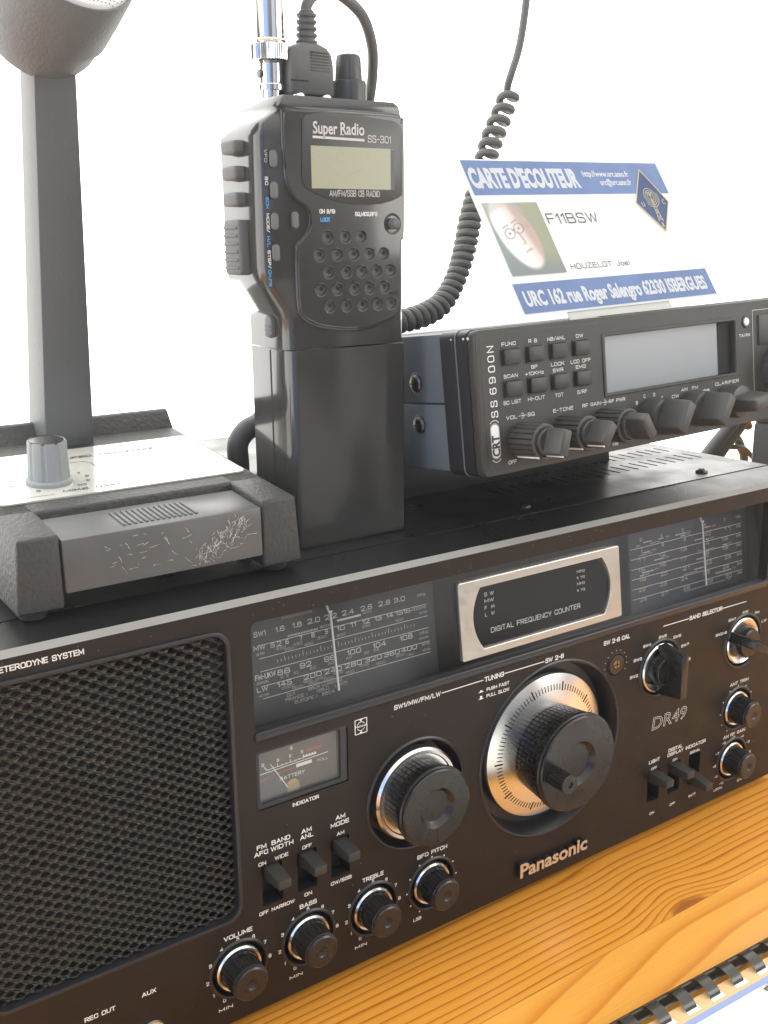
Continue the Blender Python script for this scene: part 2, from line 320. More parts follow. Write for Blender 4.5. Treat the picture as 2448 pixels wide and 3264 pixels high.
class MB:
    def __init__(s): s.v = []; s.f = []; s.m = []; s.mats = []
    def mi(s, m):
        if m not in s.mats: s.mats.append(m)
        return s.mats.index(m)
    def raw(s, vs, fs, m, F=IDM):
        n = len(s.v); i = s.mi(m)
        s.v += [tuple(F @ Vector(p)) for p in vs]
        s.f += [tuple(n + a for a in f) for f in fs]; s.m += [i] * len(fs)
        return s
    def bm(s, b, m, F=IDM):
        b.verts.index_update()
        s.raw([v.co for v in b.verts], [[v.index for v in f.verts] for f in b.faces], m, F); b.free(); return s
    def box(s, F, lo, hi, m, bev=0., seg=2, top=None):
        b = bmesh.new(); bmesh.ops.create_cube(b, size=1)
        for v in b.verts:
            p = [lo[i] + (v.co[i] + .5) * (hi[i] - lo[i]) for i in range(3)]
            if top and v.co.z > 0:                      # taper: (u scale, v scale, u shift, v shift) of the outer face
                cu, cv = (lo[0] + hi[0]) / 2, (lo[1] + hi[1]) / 2
                p[0] = cu + (p[0] - cu) * top[0] + top[2]; p[1] = cv + (p[1] - cv) * top[1] + top[3]
            v.co = p
        if bev: bmesh.ops.bevel(b, geom=list(b.edges), offset=bev, segments=seg, profile=.5, affect='EDGES')
        return s.bm(b, m, F)
    def lathe(s, F, prof, m, n=48, cap0=False, cap1=True, fn=None, a0=0.):
        vs = []; fs = []
        for j, (r, w) in enumerate(prof):
            for i in range(n):
                a = a0 + 2 * math.pi * i / n; q = r * (fn(i, j) if fn else 1)
                vs.append((q * math.cos(a), q * math.sin(a), w))
        for j in range(len(prof) - 1):
            for i in range(n):
                fs.append((j * n + i, j * n + (i + 1) % n, (j + 1) * n + (i + 1) % n, (j + 1) * n + i))
        if cap0: fs.append(tuple(range(n))[::-1])
        if cap1: fs.append(tuple((len(prof) - 1) * n + i for i in range(n)))
        return s.raw(vs, fs, m, F)
    def prism(s, F, poly, w0, w1, m, bev=0., seg=2, vert_bev=False):
        b = bmesh.new(); n = len(poly)
        A = [b.verts.new((p[0], p[1], w0)) for p in poly]; B = [b.verts.new((p[0], p[1], w1)) for p in poly]
        b.faces.new(A[::-1]); tf = b.faces.new(B)
        for i in range(n): b.faces.new((A[i], A[(i + 1) % n], B[(i + 1) % n], B[i]))
        if bev:
            b.normal_update()
            es = list(b.edges) if vert_bev else list(tf.edges)
            bmesh.ops.bevel(b, geom=es, offset=bev, segments=seg, profile=.5, affect='EDGES')
        return s.bm(b, m, F)
    def tube(s, pts, r, m, n=10, cap=True, F=IDM):
        P = [Vector(p) for p in pts]; vs = []; fs = []; k = len(P)
        up = Vector((.3, .2, 1)); pu = None
        for i, p in enumerate(P):
            d = (P[min(i + 1, k - 1)] - P[max(i - 1, 0)]).normalized()
            if pu is None: a = d.cross(up); a = a.normalized() if a.length > 1e-6 else d.orthogonal().normalized()
            else: a = (pu - d * pu.dot(d)).normalized()
            pu = a; c = d.cross(a); q = r[i] if isinstance(r, (list, tuple)) else r
            for j in range(n):
                t = 2 * math.pi * j / n; vs.append(p + (a * math.cos(t) + c * math.sin(t)) * q)
        for i in range(k - 1):
            for j in range(n): fs.append((i * n + j, i * n + (j + 1) % n, (i + 1) * n + (j + 1) % n, (i + 1) * n + j))
        if cap: fs += [tuple(range(n))[::-1], tuple((k - 1) * n + j for j in range(n))]
        return s.raw(vs, fs, m, F)
    def quad(s, F, u0, u1, v0, v1, w, m):
        return s.raw([(u0, v0, w), (u1, v0, w), (u1, v1, w), (u0, v1, w)], [(0, 1, 2, 3)], m, F)
    def poly(s, F, pts, w, m): return s.raw([(*p, w) for p in pts], [tuple(range(len(pts)))], m, F)
    def line(s, F, a, b, t, w, m):
        a = Vector(a); b = Vector(b); d = (b - a).normalized(); nn = Vector((-d.y, d.x)) * t / 2
        return s.raw([(*(a - nn), w), (*(b - nn), w), (*(b + nn), w), (*(a + nn), w)], [(0, 1, 2, 3)], m, F)
    def ring(s, F, r0, r1, w, m, n=32, a0=0., a1=360.):
        vs = []; k = n + 1
        for i in range(k):
            a = R(a0 + (a1 - a0) * i / n); vs += [(r0 * math.cos(a), r0 * math.sin(a), w), (r1 * math.cos(a), r1 * math.sin(a), w)]
        return s.raw(vs, [(2 * i, 2 * i + 1, 2 * i + 3, 2 * i + 2) for i in range(n)], m, F)
    def text(s, F, t, u, v, width, cap, w, m, bold=.012, slant=0., center=False, outline=0., extrude=0., side=None, rot=0.):
        vs, fs = text_mesh(t, bold, .5 if extrude else 0., outline)
        x0 = min(p.x for p in vs); x1 = max(p.x for p in vs)
        sx = width / (x1 - x0) if width else cap / .70; sy = cap / .70
        wd = (x1 - x0) * sx
        if center: u = u - wd / 2
        M = F
        if rot: M = F @ Matrix.Translation((u, v, 0)) @ Matrix.Rotation(R(rot), 4, 'Z') @ Matrix.Translation((-u, -v, 0))
        out = []
        for p in vs:
            z = w + (p.z + .5) * extrude if extrude else w + (p.z * .0004 if outline else 0)
            out.append((u + (p.x - x0) * sx + slant * p.y * sy, v + p.y * sy, z))
        if side is None: return s.raw(out, fs, m, M)
        top = [f for f in fs if all(vs[i].z > .4 for i in f)]; rest = [f for f in fs if not all(vs[i].z > .4 for i in f)]
        s.raw(out, top, m, M); return s.raw(out, rest, side, M)
    def stext(s, F, t, u, v, width, cap, w, m, thick=.16, slant=0., center=False, rot=0., rad=.40):
        gap = .30; x = 0.; strokes = []
        for ch in t:
            g = GL[ch]
            wd = max((p[0] for pl in g for p in pl), default=.42)
            for pl in g:
                q = [(x + p[0], p[1]) for p in pl]
                strokes.append(fillet(q, rad) if ch not in SHARP else [Vector(p) for p in q])
            x += wd + gap
        tot = max(x - gap, .05)
        th = cap * thick; sy = cap - th
        sx = (width - th) / tot if width and len(t) > 1 else sy * .9
        if center: u = u - (tot * sx + th) / 2
        M = F
        if rot: M = F @ Matrix.Translation((u, v, 0)) @ Matrix.Rotation(R(rot), 4, 'Z') @ Matrix.Translation((-u, -v, 0))
        for k, st in enumerate(strokes):
            P = [Vector((u + th / 2 + p.x * sx + slant * p.y * sy, v + th / 2 + p.y * sy)) for p in st]
            closed = (P[0] - P[-1]).length < 1e-7
            if closed: P = P[:-1]
            n = len(P); L = []
            for i in range(n):
                a = P[i - 1] if (i > 0 or closed) else None; c = P[(i + 1) % n] if (i < n - 1 or closed) else None
                ds = [d.normalized() for d in ((P[i] - a) if a is not None else None, (c - P[i]) if c is not None else None) if d is not None and d.length > 1e-9]
                d = sum(ds, Vector((0, 0))); d = d.normalized() if d.length > 1e-6 else ds[0]
                nn = Vector((-d.y, d.x)); cs = max(.45, abs(d.dot(ds[0]))); o = nn * (th / 2 / cs)
                e = Vector((0, 0))
                if not closed and i == 0: e = -d * th / 2
                if not closed and i == n - 1: e = d * th / 2
                L += [(*(P[i] + e - o), w + k * 3e-6), (*(P[i] + e + o), w + k * 3e-6)]
            fs = [(2 * i, 2 * ((i + 1) % n), 2 * ((i + 1) % n) + 1, 2 * i + 1) for i in range(n if closed else n - 1)]
            s.raw(L, fs, m, M)
        return s
    def plate(s, F, outer, holes, w0, w1, m, bev=0.):
        c = bpy.data.curves.new('p', 'CURVE'); c.dimensions = '2D'; c.fill_mode = 'BOTH'; c.extrude = (w1 - w0) / 2 - bev
        if bev: c.bevel_depth = bev; c.bevel_resolution = 1; c.offset = -bev
        for lp in [outer] + holes:
            sp = c.splines.new('POLY'); sp.points.add(len(lp) - 1); sp.use_cyclic_u = True
            for q, p in zip(sp.points, lp): q.co = (p[0], p[1], 0, 1)
        o = bpy.data.objects.new('p', c); me = o.to_mesh()
        vs = [(v.co.x, v.co.y, v.co.z + (w0 + w1) / 2) for v in me.vertices]; fs = [tuple(p.vertices) for p in me.polygons]
        o.to_mesh_clear(); bpy.data.objects.remove(o); bpy.data.curves.remove(c)
        return s.raw(vs, fs, m, F)
    def obj(s, name, parent=None, smooth=True, label=None, ang=32, world=True):
        """geometry is given in scene coordinates; parents that are moved but not rotated are subtracted"""
        me = bpy.data.meshes.new(name)
        d = Vector((0, 0, 0))
        p = parent
        while p is not None and world: d += Vector(p.location); p = p.parent
        me.from_pydata([tuple(Vector(v) - d) for v in s.v], [], s.f)
        for m in s.mats: me.materials.append(m)
        me.polygons.foreach_set('material_index', s.m)
        b = bmesh.new(); b.from_mesh(me); bmesh.ops.recalc_face_normals(b, faces=b.faces[:]) if name in RECALC else None
        b.to_mesh(me); b.free()
        if smooth:
            me.shade_smooth(); me.set_sharp_from_angle(angle=R(ang))
        me.update()
        o = bpy.data.objects.new(name, me); COL.objects.link(o)
        if parent: o.parent = parent
        if label: o['label'] = label
        return o
def recentre(o, c):
    d = Vector(c) - (o.parent.matrix_basis.translation + (o.parent.parent.matrix_basis.translation if o.parent.parent else Vector((0, 0, 0))))
    o.data.transform(Matrix.Translation(-d)); o.location = d
    return o
RECALC = set()
def rrect(u0, u1, v0, v1, r, n=6):
    out = []
    for cx, cy, a in ((u1 - r, v1 - r, 0), (u0 + r, v1 - r, 90), (u0 + r, v0 + r, 180), (u1 - r, v0 + r, 270)):
        for i in range(n + 1):
            t = R(a + 90 * i / n); out.append((cx + r * math.cos(t), cy + r * math.sin(t)))
    return out
def circ(u, v, r, n=48): return [(u + r * math.cos(2 * math.pi * i / n), v + r * math.sin(2 * math.pi * i / n)) for i in range(n)]
def thing(name, label, cat, loc=(0, 0, 0), group=None, mtx=None):
    o = bpy.data.objects.new(name, None); COL.objects.link(o); o.empty_display_size = .02
    if mtx is not None: o.matrix_basis = mtx
    else: o.location = loc
    o['label'] = label; o['category'] = cat
    if group: o['group'] = group
    return o
def spline(pts, n=12):
    P = [Vector(p) for p in pts]; P = [2 * P[0] - P[1]] + P + [2 * P[-1] - P[-2]]; out = []
    for i in range(1, len(P) - 2):
        for k in range(n):
            t = k / n; a, b, c, d = P[i - 1:i + 3]
            out.append(.5 * ((2 * b) + (c - a) * t + (2 * a - 5 * b + 4 * c - d) * t * t + (3 * b - a - 3 * c + d) * t ** 3))
    out.append(P[-2]); return out

# ------------------------------------------------------------------ the table
TZ = -.006
b = MB(); b.box(IDM, (-1.1, -.42, TZ - .03), (1.3, .62, TZ), WOOD, .002)
tab = b.obj('table_top'); tab['kind'] = 'structure'; tab['label'] = 'varnished orange pine plank table top with a knot at the plank seam'

# ------------------------------------------------------------------ the big receiver
RX = thing('shortwave_receiver', 'large brown-black tabletop radio with mesh speaker and dial windows, standing on the pine table', 'radio', (-.045, .165, 0))
XL, XR = -.2935, .1955
PT = .1905
SPK = (-.2845, -.1782, .0493, .1826)
SL = [(-.1638, .0609), (-.1463, .0607), (-.1290, .0610), (.0803, .0277), (.0976, .0277), (.1152, .0274)]
SK = [(-.1816, .0258, .0131), (-.1467, .0262, .0131), (-.1117, .0265, .0131), (-.0774, .0266, .0131), (.1508, .0562, .0131), (.1500, .0228, .0131)]
BK = [(.0799, .1003, .0160), (.1512, .0994, .0160)]
TU = (0., .0753, .0475); TL = (-.0864, .0785, .0273)
WIN = (-.1687, .1690, .1336, .1822)
MET = (-.1690, -.1238, .0974, .1247)
holes = [rrect(*SPK, .008), rrect(*WIN, .003), rrect(*MET, .0012)]
holes += [rrect(u - .0050, u + .0050, v - .0098, v + .0098, .0008, 2) for u, v in SL]
holes += [circ(u, v, r) for u, v, r in SK + BK + [TL]] + [circ(*TU, 80), circ(.0445, .1112, .0062, 24), circ(-.2223, .0128, .0055, 24), circ(-.2445, .0128, .0055, 24)]
b = MB()
b.plate(FP, rrect(XL, XR, 0, PT, .0015, 3), holes, -.006, 0, PANEL)
E_ = .00012
def texts(F, cap_bold, items, m, w=E_):
    for t, u, v, wd, cp in items: b.stext(F, t, u, v, wd, cp, w, m, .18 if cap_bold > .012 else .15, rad=.42 if cap_bold > .012 else .30)
texts(FP, .016, [
 ('FM',-.1706,.0794,.0046,.0022),('AFC',-.1720,.0764,.0067,.0022),('BAND',-.1635,.0794,.0092,.0022),('WIDTH',-.1640,.0764,.0111,.0022),
 ('AM',-.1488,.0795,.0052,.0022),('ANL',-.1495,.0766,.0067,.0022),('AM',-.1312,.0800,.0051,.0022),('MODE',-.1338,.0769,.0097,.0022),
 ('BASS',-.1509,.0424,.0088,.0022),('TREBLE',-.1176,.0426,.0119,.0022),('VOLUME',-.1881,.0418,.0136,.0022),
 ('ON',-.1702,.0714,.0037,.0018),('WIDE',-.1623,.0716,.0067,.0018),('OFF',-.1486,.0717,.0048,.0018),('AM',-.1308,.0720,.0040,.0018),
 ('OFF',-.1709,.0472,.0046,.0018),('NARROW',-.1648,.0472,.0114,.0018),('ON',-.1483,.0478,.0039,.0018),('CW/SSB',-.1345,.0478,.0111,.0018),
 ('INDICATOR',-.1526,.0941,.0132,.0018),('LSB',-.0886,.0093,.0048,.0018),('USB',-.0712,.0093,.0048,.0018),('BFO PITCH',-.0861,.0428,.0179,.0022),
 ('PUSH FAST',-.0447,.1195,.0143,.0018),('PULL SLOW',-.0447,.1161,.0144,.0018),('TUNING',-.0461,.1246,.0122,.0026),
 ('SW 2-8',-.0067,.1245,.0125,.0025),('SW 2-8 CAL',.0344,.1240,.0196,.0025),('SW1/MW/FM/LW',-.0990,.1247,.0264,.0023),
 ('BAND SELECTOR',.1018,.1232,.0281,.0025),('REC OUT',-.2493,.0315,.0127,.0021),('AUX',-.2255,.0318,.0062,.0021),
 ('DOUBLE SUPER HETERODYNE SYSTEM',-.2925,.1856,.0562,.0023),
 ('SW2',.0557,.0995,.0064,.0017),('SW3',.0580,.1088,.0064,.0017),('SW4',.0650,.1154,.0063,.0017),('SW5',.0771,.1178,.0063,.0017),
 ('SW6',.0891,.1151,.0064,.0017),('SW7',.0962,.1082,.0065,.0017),('SW8',.0986,.0987,.0063,.0017),('SW2-8',.1259,.1076,.0097,.0017),
 ('SW1',.1365,.1144,.0063,.0017),('MW',.1491,.1166,.0051,.0017),('FM',.1607,.1138,.0040,.0017),('LW',.1680,.1070,.0045,.0017),
 ('OFF',.0776,.0380,.0047,.0016),('ON',.0956,.0380,.0038,.0016),('SIGNAL',.1106,.0380,.0090,.0016),('ON',.0785,.0093,.0039,.0016),
 ('OFF',.0955,.0093,.0048,.0016),('BATT',.1122,.0092,.0062,.0016),('LOCAL',.1354,.0053,.0081,.0016),('-10',.1401,.0081,.0039,.0016),
 ('-9',.1349,.0143,.0030,.0016),('-8',.1327,.0218,.0030,.0016),('-7',.1345,.0296,.0032,.0016),('-6',.1399,.0350,.0032,.0016),
 ('-5',.1489,.0367,.0028,.0013),('-4',.1574,.0346,.0029,.0016),('-3',.1633,.0290,.0033,.0016),('-2',.1655,.0215,.0030,.0016),('DX',.1576,.0049,.0046,.0016),
 ('ANT TRIM',.1429,.0720,.0170,.0021),('AM RF GAIN',.1405,.0385,.0203,.0021),('LIGHT',.0754,.0424,.0090,.0022),
 ('DIGITAL',.0915,.0450,.0118,.0022),('DISPLAY',.0909,.0422,.0134,.0021),('INDICATOR',.1064,.0420,.0176,.0022)], WHITE)
b.text(FP, 'DR49', .0757, .0635, .0283, .0076, E_ * 3, WHITE, 0., slant=.12, outline=.010)
angs = [239, 213, 184, 152, 121, 90, 60, 31, -1, -32]
for u, v, r in SK[:3]:
    for i, a in enumerate(angs):
        b.stext(FP, str(i), u + .0150 * math.cos(R(a)), v + .0149 * math.sin(R(a)) - .0009, .0015 if i != 1 else .0008, .0018, E_, WHITE, .18, center=True)
    b.stext(FP, 'MIN', u - .0106, v - .0178, .0066, .0016, E_, WHITE, .19)
for u, v, r in (SK[3], SK[4]):
    for a in (240, 211, 181, 151, 120, 90, 60, 30, 0, -30, -60):
        b.poly(FP, circ(u + .0149 * math.cos(R(a)), v + .0147 * math.sin(R(a)), .00045, 10), E_, WHITE)
for i in range(11):
    a = R(207 - 23.4 * i); b.poly(FP, circ(.0442 + .0083 * math.cos(a), .1109 + .0083 * math.sin(a), .00030, 8), E_, PALE)
for a, c_x in (((-.0719, .1259), (-.0469, .1259)), ((-.0335, .1259), (-.0074, .1257)), ((.0802, .1246), (.1010, .1244)), ((.1303, .1242), (.1517, .1239))):
    b.line(FP, a, c_x, .00045, E_, WHITE)
for v, h in ((.1199, .0010), (.1163, .0017)):
    b.quad(FP, -.0497, -.0465, v - .0001, v + .0002, E_, WHITE); b.quad(FP, -.0488, -.0474, v + .0002, v + h, E_, WHITE)
# square emblem beside the meter
for e in (((-.1200, .1186), (-.1138, .1186)), ((-.1138, .1186), (-.1138, .1255)), ((-.1138, .1255), (-.1200, .1255)), ((-.1200, .1255), (-.1200, .1186))):
    b.line(FP, *e, .0004, E_, WHITE)
FL = off(FP, -.1169, .12205)
b.ring(FL, .0019, .0022, E_, WHITE, 24, 25, 155); b.ring(FL, .0019, .0022, E_, WHITE, 24, 205, 335)
b.raw([(-.0008, .0033, E_), (.0008, .0033, E_), (0, .0021, E_)], [(0, 1, 2)], WHITE, FL); b.raw([(-.0008, -.0033, E_), (0, -.0021, E_), (.0008, -.0033, E_)], [(0, 1, 2)], WHITE, FL)
b.text(FL, 'National', -.0029, -.0004, .0058, .0012, E_, WHITE, .01)
for i in range(110):
    u, v = random.uniform(XL + .02, XR - .01), random.choice((random.uniform(.004, .128), random.uniform(.1835, .189)))
    if -.285 < u < -.177 and .045 < v < .185: continue
    r_ = random.uniform(.00010, .00022); b.poly(FP, [(u + r_ * math.cos(a), v + r_ * random.uniform(.5, 1.4) * math.sin(a)) for a in (0, 1.2, 2.5, 3.8, 5.)], E_ * .8, DIM)
front = b.obj('front_panel', RX, ang=25)

b = MB(); b.box(FP, (XL + .001, .001, -.03), (XR - .001, PT - .002, -.0205), CLOTH)
for u0, u1, v0, v1 in ((XL + .001, XR - .001, .0005, .004),): b.box(FP, (u0, v0, -.03), (u1, v1, -.0062), SATIN)
b.box(IDM, (XL + .001, .0275, .002), (XR - .001, .333, .1850), COVER, .001)
b.obj('chassis', RX)
# folded top cover with cooling slots
CT = .1955
slots = []
for r0, y0, y1 in ((0, .0645, .0805), (1, .0905, .1045)):
    for i in range(21):
        cx = .1838 - .0082 * i - (.0 if r0 == 0 else .0); slots.append(rrect(cx - .0010, cx + .0010, y0, y1, .0009, 3))
b = MB(); TIL = FR((0, .0246, CT), (1, 0, 0), (0, 1, -.017)) @ Matrix.Translation((0, -.0246, 0)); b.plate(TIL, rrect(XL, XR, .0246, .334, .0008, 2), slots, -.0016, 0, COVER)
for sx in (XL + .0008, XR - .0008): b.box(IDM, (sx - .0007, .026, .004), (sx + .0007, .333, .1895), COVER)
for i in range(160):
    u, v = random.uniform(XL + .01, XR - .005), random.uniform(.0255, .12); r_ = random.uniform(.00010, .00030); q = random.uniform(.4, 2.2); a0 = random.uniform(0, 3)
    b.poly(TIL, [(u + r_ * (q * math.cos(a) * math.cos(a0) - math.sin(a) * math.sin(a0)), v + r_ * (q * math.cos(a) * math.sin(a0) + math.sin(a) * math.cos(a0))) for a in (0, 1.2, 2.5, 3.8, 5.)], .00008, DIM)
b.obj('top_cover', RX, ang=25)
b = MB()
prof = [(0, PT), (.0024, .1929), (.0240, .1951), (.0240, .187), (.0005, .187)]
b.prism(FR((XL, 0, 0), (0, 1, 0), (0, 0, 1)), prof, 0, XR - XL, TRIM, 0)
b.mi(COVER)
for i, f in enumerate(b.f):
    zs = [b.v[k] for k in f]
    if min(p[1] for p in zs) > .002 and min(p[2] for p in zs) > .19: b.m[i] = 1
b.obj('top_trim', RX)
for x, y in ((.0084, .0357), (.1475, .0351), (-.1300, .0357), (-.2680, .0357)):
    b = MB(); F = off(IDM, x, y, CT); b.lathe(F, [(.0036, 0), (.0036, .0004), (.0030, .0013), (.0018, .0018)], STEEL, 24)
    b.box(off(F, 0, 0, .0012), (-.002, -.0003, 0), (.002, .0003, .00075), DEEP); b.box(off(F, 0, 0, .0012), (-.0003, -.002, 0), (.0003, .002, .00075), DEEP)
    b.obj('screw', RX)
for x in (-.25, .15):
    b = MB(); b.lathe(off(IDM, x, .05, TZ), [(.011, 0), (.012, .004), (.010, .0075)], SATIN, 24); b.obj('rubber_foot', RX)

# loudspeaker mesh with rolled frame
b = MB()
PU, PV = .0070, .0043
u0, u1, v0, v1 = SPK[0] - .001, SPK[1] + .001, SPK[2] - .001, SPK[3] + .001
j = 0
v = v0
while v < v1 + PV:
    i = 0; u = u0 + (PU / 2 if j % 2 else 0) - PU
    while u < u1 + PU:
        if u0 - .002 < u < u1 + .002:
            hu, hv = PU / 2, PV / 2
            O = [(hu, 0), (hu * .5, hv * .5), (0, hv), (-hu * .5, hv * .5), (-hu, 0), (-hu * .5, -hv * .5), (0, -hv), (hu * .5, -hv * .5)]
            I = [(hu * .70, -.0001), (hu * .36, hv * .27), (0, hv * .54), (-hu * .36, hv * .27), (-hu * .70, -.0001), (-hu * .36, -hv * .24), (0, -hv * .46), (hu * .36, -hv * .24)]
            wo_ = [0, .0002, .0003, .0002, 0, -.0004, .0003, -.0004]
            vs = [(min(max(u + p[0], u0), u1), min(max(v + p[1], v0), v1), -.0030 + wo_[k]) for k, p in enumerate(O)]
            jt = lambda: random.gauss(0, .00006)
            vs += [(min(max(u + p[0] + jt(), u0), u1), min(max(v + p[1] + jt(), v0), v1), -.0030 + (.0007 if p[1] < 0 else -.0007)) for p in I]
            fs = [(k, (k + 1) % 8, 8 + (k + 1) % 8, 8 + k) for k in range(8)]
            n = len(vs); vs += [(p[0], p[1], p[2] - .0009) for p in vs[8:]]
            fs += [(8 + k, 8 + (k + 1) % 8, 16 + (k + 1) % 8, 16 + k) for k in range(8)]
            b.raw(vs, fs, GRILLE, FP)
        u += PU
    v += PV / 2; j += 1
b.obj('speaker_grille', RX, ang=50)
b = MB(); b.plate(FP, rrect(*SPK, .008), [rrect(SPK[0] + .0021, SPK[1] - .0021, SPK[2] + .0021, SPK[3] - .0021, .006)], -.005, .0010, CBDARK, .0007)
b.obj('grille_frame', RX)

# slanted dial window, scales, pointers, frequency counter
K = .125
SLV = Vector((0, K, 1)).normalized()
def GF(o): return FR((0, .0012 + o, .1340), (1, 0, 0), SLV)
G0 = GF(0)
b = MB(); b.plate(G0, rrect(WIN[0] - .001, WIN[1] + .001, -.0012, .0490, .002), [rrect(-.0580, .0468, .0045, .0405, .0012)], -.0016, 0, GLASS)
b.obj('dial_window', RX)
b = MB(); b.box(FP, (WIN[0] - .0005, .1296, -.004), (WIN[1] + .0005, .1338, .0012), CBDARK, .0010, 3); b.obj('window_sill', RX)
b = MB()
S = GF(.009); P = GF(.0100)
b.quad(off(GF(.0165)), -.170, .170, -.004, .052, 0, DEEP)
for q in ((-.1645, -.0660), (.0655, .1650)): b.box(S, (q[0], -.004, -.002), (q[1], .0462, 0), SCALE, .0003)
ts = .00012
for vv in (.0317, .0260, .0203, .0138, .0084): b.line(S, (-.1589, vv), (-.0702, vv), .00028, ts, PALE)
for vv in (.0331, .0275, .0219, .0164, .0108, .0052): b.line(S, (.0670, vv), (.1604, vv), .00028, ts, PALE)
texts(S, .010, [('SW1',-.1603,.0356,.0057,.0023),('1.6',-.1498,.0356,.0043,.0023),('1.8',-.1415,.0356,.0045,.0023),('2.0',-.1340,.0357,.0062,.0023),('2.2',-.1254,.0356,.0063,.0023),('2.4',-.1163,.0357,.0061,.0023),('2.6',-.1065,.0357,.0061,.0023),('2.8',-.0969,.0358,.0064,.0023),('3.0',-.0884,.0358,.0062,.0023),('MW',-.1609,.0297,.0055,.0023),('5.2',-.1529,.0294,.0053,.0021),('6',-.1457,.0294,.0026,.0021),('7',-.1388,.0295,.0026,.0021),('8',-.1328,.0295,.0030,.0021),('9',-.1259,.0295,.0028,.0021),('10',-.1197,.0295,.0040,.0021),('11',-.1126,.0296,.0029,.0021),('12',-.1062,.0296,.0038,.0021),('13',-.0996,.0296,.0038,.0021),('14',-.0932,.0296,.0038,.0021),('15',-.0880,.0297,.0040,.0021),('16',-.0837,.0297,.0039,.0021),('FM-UKW',-.1616,.0169,.0098,.0024),('88',-.1510,.0167,.0062,.0024),('92',-.1399,.0170,.0059,.0024),('96',-.1276,.0170,.0058,.0024),('100',-.1156,.0172,.0074,.0024),('104',-.1017,.0172,.0071,.0024),('108',-.0868,.0173,.0072,.0024),('LW',-.1613,.0116,.0053,.0022),('145',-.1515,.0115,.0071,.0022),('200',-.1385,.0116,.0090,.0022),('240',-.1279,.0114,.0088,.0022),('280',-.1173,.0116,.0089,.0022),('320',-.1064,.0117,.0088,.0022),('360',-.0961,.0117,.0086,.0022),('400',-.0865,.0117,.0089,.0022)], PALE, ts)
texts(S, .004, [('MHz',-.0752,.0359,.0047,.0016),('x100kHz',-.0793,.0299,.0085,.0015),('MHz',-.0753,.0177,.0048,.0016),('kHz',-.0746,.0122,.0045,.0016),('160m',-.1284,.0325,.0055,.0013),('120m',-.1058,.0342,.0050,.0011),('METER',-.1600,.0275,.0040,.0011),('METER',-.0747,.0276,.0044,.0010),('550',-.1503,.0278,.0045,.0012),('500',-.1464,.0265,.0044,.0012),('450',-.1421,.0278,.0045,.0012),('400',-.1367,.0265,.0044,.0012),('350',-.1299,.0279,.0046,.0012),('300',-.1202,.0268,.0046,.0012),('250',-.1065,.0280,.0043,.0012),('200',-.0883,.0268,.0043,.0012),('CHANNEL',-.1611,.0150,.0060,.0011),('2 5',-.1497,.0151,.0040,.0012),('10',-.1432,.0153,.0022,.0012),('20',-.1351,.0154,.0030,.0012),('30',-.1258,.0154,.0030,.0012),('40',-.1164,.0156,.0031,.0012),('50',-.1069,.0157,.0029,.0012),('55',-.1016,.0157,.0031,.0012),('CHANNEL',-.0761,.0155,.0057,.0010),('2000',-.1496,.0101,.0062,.0011),('1900',-.1447,.0088,.0053,.0011),('1800',-.1391,.0102,.0047,.0011),('1500',-.1367,.0089,.0052,.0011),('1400',-.1330,.0100,.0052,.0011),('1300',-.1289,.0088,.0053,.0011),('1200',-.1235,.0102,.0051,.0011),('1100',-.1172,.0090,.0045,.0011),('1000',-.1099,.0103,.0051,.0011),('900',-.1006,.0092,.0047,.0011),('800',-.0896,.0103,.0045,.0011),('750',-.0840,.0092,.0042,.0011),('METER',-.1607,.0094,.0049,.0010),('METER',-.0746,.0095,.0046,.0010),('DLF',-.1475,.0063,.0042,.0015),('BBC4 LUXEMBG',-.1369,.0064,.0175,.0015),('FRANCE I',-.1483,.0043,.0107,.0015),('OSLO',-.1326,.0044,.0062,.0015),('LAHTI',-.1234,.0045,.0065,.0015),('EUROPE I',-.1440,.0022,.0111,.0015),('BBC4',-.1302,.0023,.0064,.0015)], DIM, ts)
for i in range(41):
    u = -.1503 + .0018 * i; h = .0022 if i % 5 == 2 else .0012
    b.line(S, (u, .0225), (u, .0225 + h), .00022, ts, PALE)
def dots(ua, ub, v, h, m):
    n = max(3, int((ub - ua) / .0007))
    for i in range(n): q = ua + (ub - ua) * i / n; b.quad(S, q, q + .00035, v - h / 2, v + h / 2, ts, m)
dots(-.1443, -.1290, .0327, .0009, PALE); dots(-.1463, -.1311, .0411, .0010, BRASS)
b.quad(S, -.1193, -.1067, .0337, .0346, ts, PALE)
rows = [[('3',.0749,.0374),('4',.0914,.0372),('5',.1091,.0372),('6',.1282,.0371),('7',.1452,.0372)],[('7',.0753,.0319),('8',.0924,.0318),('9',.1106,.0316),('10',.1299,.0316),('11',.1475,.0317)],[('11',.0750,.0264),('12',.0916,.0263),('13',.1091,.0263),('14',.1285,.0263),('15',.1451,.0262)],[('15',.0748,.0208),('16',.0916,.0206),('17',.1091,.0206),('18',.1282,.0206),('19',.1451,.0207)],[('19',.0752,.0153),('20',.0925,.0152),('21',.1107,.0150),('22',.1304,.0149),('23',.1472,.0149)],[('22',.0747,.0097),('23',.0917,.0095),('24',.1090,.0093),('25',.1281,.0093),('26',.1453,.0094)],[('26',.0753,.0041),('27',.0924,.0040),('28',.1107,.0036),('29',.1307,.0037),('30',.1476,.0037)]]
for k, r in enumerate(rows):
    for t, u, v in r: b.stext(S, t, u, v - .0010, .0030 if len(t) == 1 else .0056, .0021, ts, DIM, .15, center=True)
    b.stext(S, 'MHz', .1555, .0374 - .0056 * k - .0010, .0044, .0019, ts, DIM, .14)
